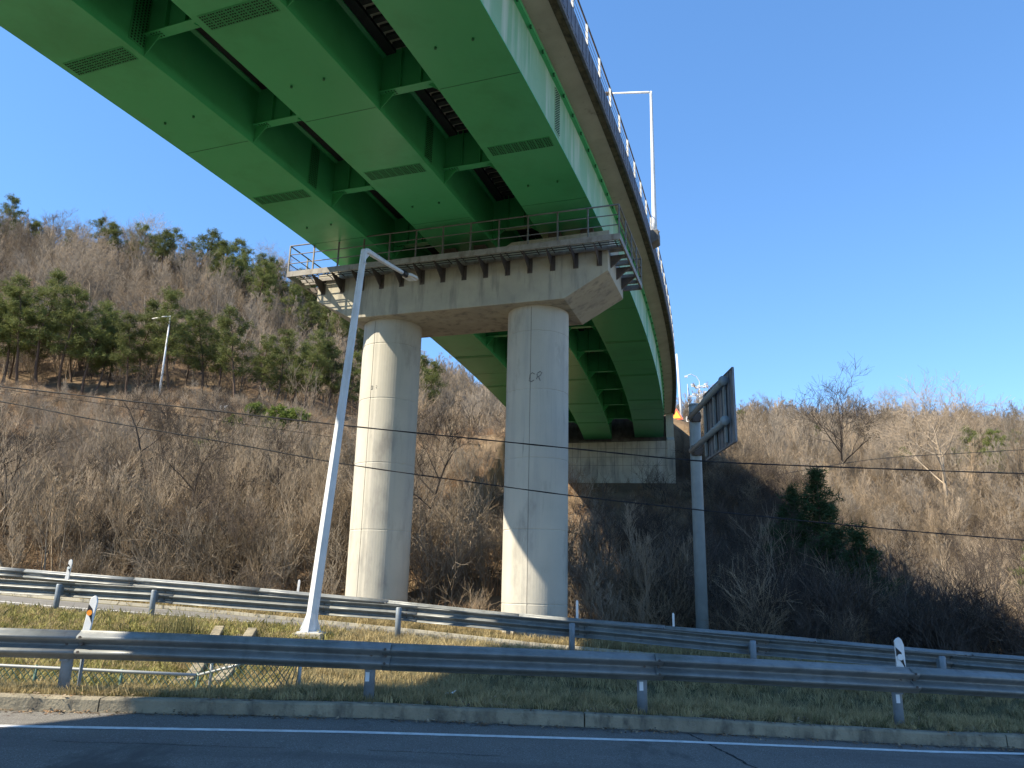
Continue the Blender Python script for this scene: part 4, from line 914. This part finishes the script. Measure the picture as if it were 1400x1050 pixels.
def blade_mesh(seed, n, H, wd, spread, m, lean=.5):
    rr = np.random.default_rng(seed); c = rr.normal(0,spread,(n,2)); a = rr.uniform(0,2*PI,n); h = H*rr.uniform(.45,1.1,n); l = rr.uniform(.1,lean,n)*h
    V = np.zeros((n,5,3)); dx,dy = np.cos(a),np.sin(a); px_,py_ = -dy*wd,dx*wd
    V[:,0] = np.stack([c[:,0]-px_,c[:,1]-py_,np.full(n,-.03)],1); V[:,1] = np.stack([c[:,0]+px_,c[:,1]+py_,np.full(n,-.03)],1)
    V[:,2] = np.stack([c[:,0]+dx*l*.35+px_*.7,c[:,1]+dy*l*.35+py_*.7,h*.6],1); V[:,3] = np.stack([c[:,0]+dx*l*.35-px_*.7,c[:,1]+dy*l*.35-py_*.7,h*.6],1)
    V[:,4] = np.stack([c[:,0]+dx*l,c[:,1]+dy*l,h],1)
    o = np.arange(n)[:,None]*5; F = np.concatenate([o+[0,1,2],o+[0,2,3],o+[3,2,4]],0); return raw_mesh('grass', V.reshape(-1,3), F, m)
for i in range(3): grs = proto('grass', blade_mesh(200+i,34,.15,.005,.07,'grass_dry',1.2))
for i in range(1): grs = proto('grass', blade_mesh(210+i,34,.13,.005,.07,'grass_green',1.0))
for i in range(3): drg = proto('drygrass', blade_mesh(230+i,34,.17,.005,.08,'grass_dry',1.3))
proto('drygrass', blade_mesh(235,20,.10,.005,.07,'grass_green',1.0))
for i in range(2): wdc = proto('weed', blade_mesh(220+i,40,.09,.010,.08,'weed',1.5))
for i in range(3): rdc = proto('reed', blade_mesh(240+i,60,1.1,.010,.45,'reed',.9))
for i in range(2): rdc = proto('reed', shrub_mesh(250+i,'twig',1.0,10,5,.006))
def strip_pts(n, x0, x1, y0f, y1f, warp=1.0):
    x = rng.uniform(x0,x1,n); a = y0f(x); b = y1f(x); y = a+(b-a)*rng.random(n)**warp; return x,y,ground(x,y)
# brush on the slopes
def la_(x,y):
    X1,Y1,H1 = brs(32); return (x-X1)*math.cos(H1)-(y-Y1)*math.sin(H1)
def slope_pts(n, x0, x1, y0, y1):
    x = rng.uniform(x0,x1,n); y = rng.uniform(y0,y1,n)
    vis = abs(x) < .75*y+6
    X0,Y0,H0 = brs(20); al = (x-X0)*math.sin(H0)+(y-Y0)*math.cos(H0); la = (x-X0)*math.cos(H0)-(y-Y0)*math.sin(H0)
    X1,Y1,H1 = brs(35); al1 = (x-X1)*math.sin(H1)+(y-Y1)*math.cos(H1); la1 = (x-X1)*math.cos(H1)-(y-Y1)*math.sin(H1)
    ok = vis & (y > R3(x)+1.3) & ~((abs(la1)<7.2)&(al1>-2.5)&(al1<80))
    for l in (-2.65,2.65):
        q = pt(l,0,0); ok &= np.hypot(x-q[0],y-q[1])>1.6
    x,y = x[ok],y[ok]; return x,y,ground(x,y)
x,y,z = slope_pts(7000,-48,48,24,62)
k = rng.random(len(x)) < np.where(((x>-6)&(x<7)&(y>34)), .45, .95)*np.where((abs(la_(x,y))<6.5)&(y>46),.12,1); x,y,z = x[k],y[k],z[k]
sc = rng.uniform(.45,1.05,len(x))*np.where(y<R3(x)+2.6,.6,1); sc *= np.where((x<2)&(y>50),.45,1)*np.where(abs(y-46)<7,.8,1); kshade = (x>5.5)&(y<56)&(x<np.where(y<40,16.5,20)); scatter('shade_toned_brush', np.stack([x,y,z],1)[kshade], sc[kshade], shd, 5, 'leafless brush coloured darker for the bridge shadow, foot of the right slope', 'brush'); x,y,z,sc = x[~kshade],y[~kshade],z[~kshade],sc[~kshade]; scatter('brush', np.stack([x,y,z],1), sc, shr, 11, 'tangled leafless brown brush covering the slopes behind the far road', 'brush')  # dark twigs within the bridge shadow zone: shade put into the brush colour
x,y,z = slope_pts(9500,-48,48,24,69); k = ((x<6)|(rng.random(len(x))<.35))&((x<4)|(y<64)); x,y,z = x[k],y[k],z[k]; scatter('dry_undergrowth', np.stack([x,y,z],1), rng.uniform(.35,.9,len(x))*np.where((x<2)&(y>52),.6,1), rdc, 5, 'dry tan undergrowth and dead stems on the slopes under the brush', 'undergrowth', .25)
x,y,z = slope_pts(6500,-110,125,62,152); k = ~((x<0)&(y<69)); x,y,z = x[k],y[k],z[k]
scatter('hill_brush', np.stack([x,y,z],1), rng.uniform(.8,1.5,len(x)), shr, 11, 'grey-brown leafless scrub covering the upper hillsides', 'scrub')
for i,mm in enumerate(('twig_grey','twig_grey','twig','twig_pale')): wod = proto('wood', upright_mesh(400+i,7.5,mm))
x,y,z = slope_pts(3000,-110,125,68,155); k = y>np.where(x<0,70,66); x,y,z = x[k],y[k],z[k]
scatter('bare_wood', np.stack([x,y,z],1), rng.uniform(.5,1.0,len(x)), wod, 4, 'leafless woodland covering the far hillsides as one mass', 'woodland', .08)
# yellow-green shrubs on the slope
gsm = []
for i in range(2):
    rr = np.random.default_rng(300+i); C = rr.normal(0,1,(150,3)); C /= np.linalg.norm(C,axis=1,keepdims=True); C *= rr.uniform(.4,1,(150,1)); C = C*[.95,.95,.75]+[0,0,.8]; V = tufts(rr,C,.2,.03,24); gsm.append(raw_mesh('leaves',V,np.arange(len(V)).reshape(-1,3),'shrubgreen'))
for i,(px,Y,s) in enumerate([(385,56,1.5),(402,57,1.2),(372,55,.9),(318,54,.8),(345,57,1.0),(280,46,1.0),(260,45,.8),(300,42,.7),(345,52,.8),(300,50,.9),(1170,60,.9),(1230,58,.8),(1255,60,.9),(85,42,.6),(1330,62,1.2)]):
    xx = float(at(px,600,Y)[0]); o = bpy.data.objects.new('green_shrub', gsm[i%2]); COL.objects.link(o); o.location = (xx,Y,g1(xx,Y)); o.scale = (s,s,s*.9); o.rotation_euler = (0,0,i)
    tag(o,'low yellow-green shrub in the brown brush' ,'shrub','yellow-green shrubs in the brush')
# verge and bank grass
x,y,z = strip_pts(5200,-16,14,lambda x: R1(x)-KF+.26, lambda x: R1(x)+np.where(x<-3,.45,1.4)); scatter('verge_grass', np.stack([x,y,z],1), rng.uniform(.35,.8,len(x)), grs, 4, 'short grass along the verge behind the near kerb', 'grass', .3)
x,y,z = strip_pts(11000,-16,14,lambda x: R1(x)+np.where(x<-3,1.65,1.0), lambda x: R2(x)+.45); k = (x>-4.4)|(rng.random(len(x))<.55)
k &= ~((np.abs(x-(-4.9+(y-12.2)*-.16))<.9)&False)
x,y,z = x[k],y[k],z[k]; scatter('bank_grass', np.stack([x,y,z],1), rng.uniform(.5,1.1,len(x)), drg, 4, 'dry straw-coloured grass covering the bank between the two roads', 'grass', .3)
x,y,z = strip_pts(2600,-16,-3.6,lambda x: R1(x)+1.7, lambda x: R2(x)+.4); scatter('bank_weeds', np.stack([x,y,z],1), rng.uniform(.6,1.4,len(x)), wdc, 2, 'low yellow-green weeds on the left part of the bank', 'weeds', .3)
x,y,z = strip_pts(5000,-26,20,lambda x: R3(x)-.45, lambda x: R3(x)+1.8); scatter('far_verge_grass', np.stack([x,y,z],1), rng.uniform(.8,1.5,len(x)), drg, 4, 'grass strip under the far guardrail', 'grass', .3)
q = at(247,856,16.6); tm = blade_mesh(500,260,.55,.007,.22,'grass_green',.9); o = bpy.data.objects.new('grass_clump', tm); COL.objects.link(o); o.location = (q[0],16.6,g1(q[0],16.6)); tag(o,'tall green grass clump on the bank above the near guardrail, left of the drain','grass clump')

# ------------------------------------------------------------------ individual labels: order from the left as the camera sees it
ONE = ['first','second','third','fourth','fifth','sixth','seventh','eighth','ninth']
ORD = ONE+['tenth','eleventh','twelfth','thirteenth','fourteenth','fifteenth','sixteenth','seventeenth','eighteenth','nineteenth']
for tn,td in (('twentieth','twenty'),('thirtieth','thirty'),('fortieth','forty'),('fiftieth','fifty')): ORD += [tn]+[td+'-'+q for q in ONE]
def colpx(o):
    v = Rp.T@(np.array(o.location)-[0,0,CZ-4]); return v[0]/v[1]
by = {}
for o in scn.objects:
    if o.parent is None and o.get('group') and o.get('category') in ('tree','shrub'): by.setdefault(o['group'],[]).append(o)
for g_, os_ in by.items():
    os_.sort(key=colpx)
    for i,o in enumerate(os_): o['label'] = o['label']+', '+ORD[i]+' from the left'

# fallen leaves and grit along the kerb
def leaf_mesh(seed, m):
    rr = np.random.default_rng(seed); V = []
    for i in range(7):
        c = np.append(rr.normal(0,.07,2),.006); a = rr.uniform(0,6.28); l = rr.uniform(.012,.03); d = np.array([math.cos(a),math.sin(a),rr.uniform(-.1,.5)])*l; q = np.array([-math.sin(a),math.cos(a),rr.uniform(-.2,.3)])*l*.5; V += [c-d,c+q,c+d,c-q]
    return raw_mesh('leaf', np.array(V), np.arange(len(V)).reshape(-1,4), m)
for i in range(2): lfc = proto('leaf', leaf_mesh(600+i,('twig','reed')[i]))
proto('leaf', leaf_mesh(603,'twig_dark'))
x,y,z = strip_pts(900,-14,12,lambda x: R1(x)-KF+.02, lambda x: R1(x)+.5); z1_ = Z1(x)+.0
x2_ = rng.uniform(-14,12,700); y2_ = R1(x2_)-KF-.02-np.abs(rng.normal(0,.10,700)); z2_ = Z1(x2_)-.149
scatter('leaf_litter', np.stack([np.r_[x,x2_],np.r_[y,y2_],np.r_[z1_,z2_]],1), rng.uniform(.5,1.2,1600), lfc, 3, 'fallen leaves and grit in the gutter and along the kerb', 'leaf litter', .15)
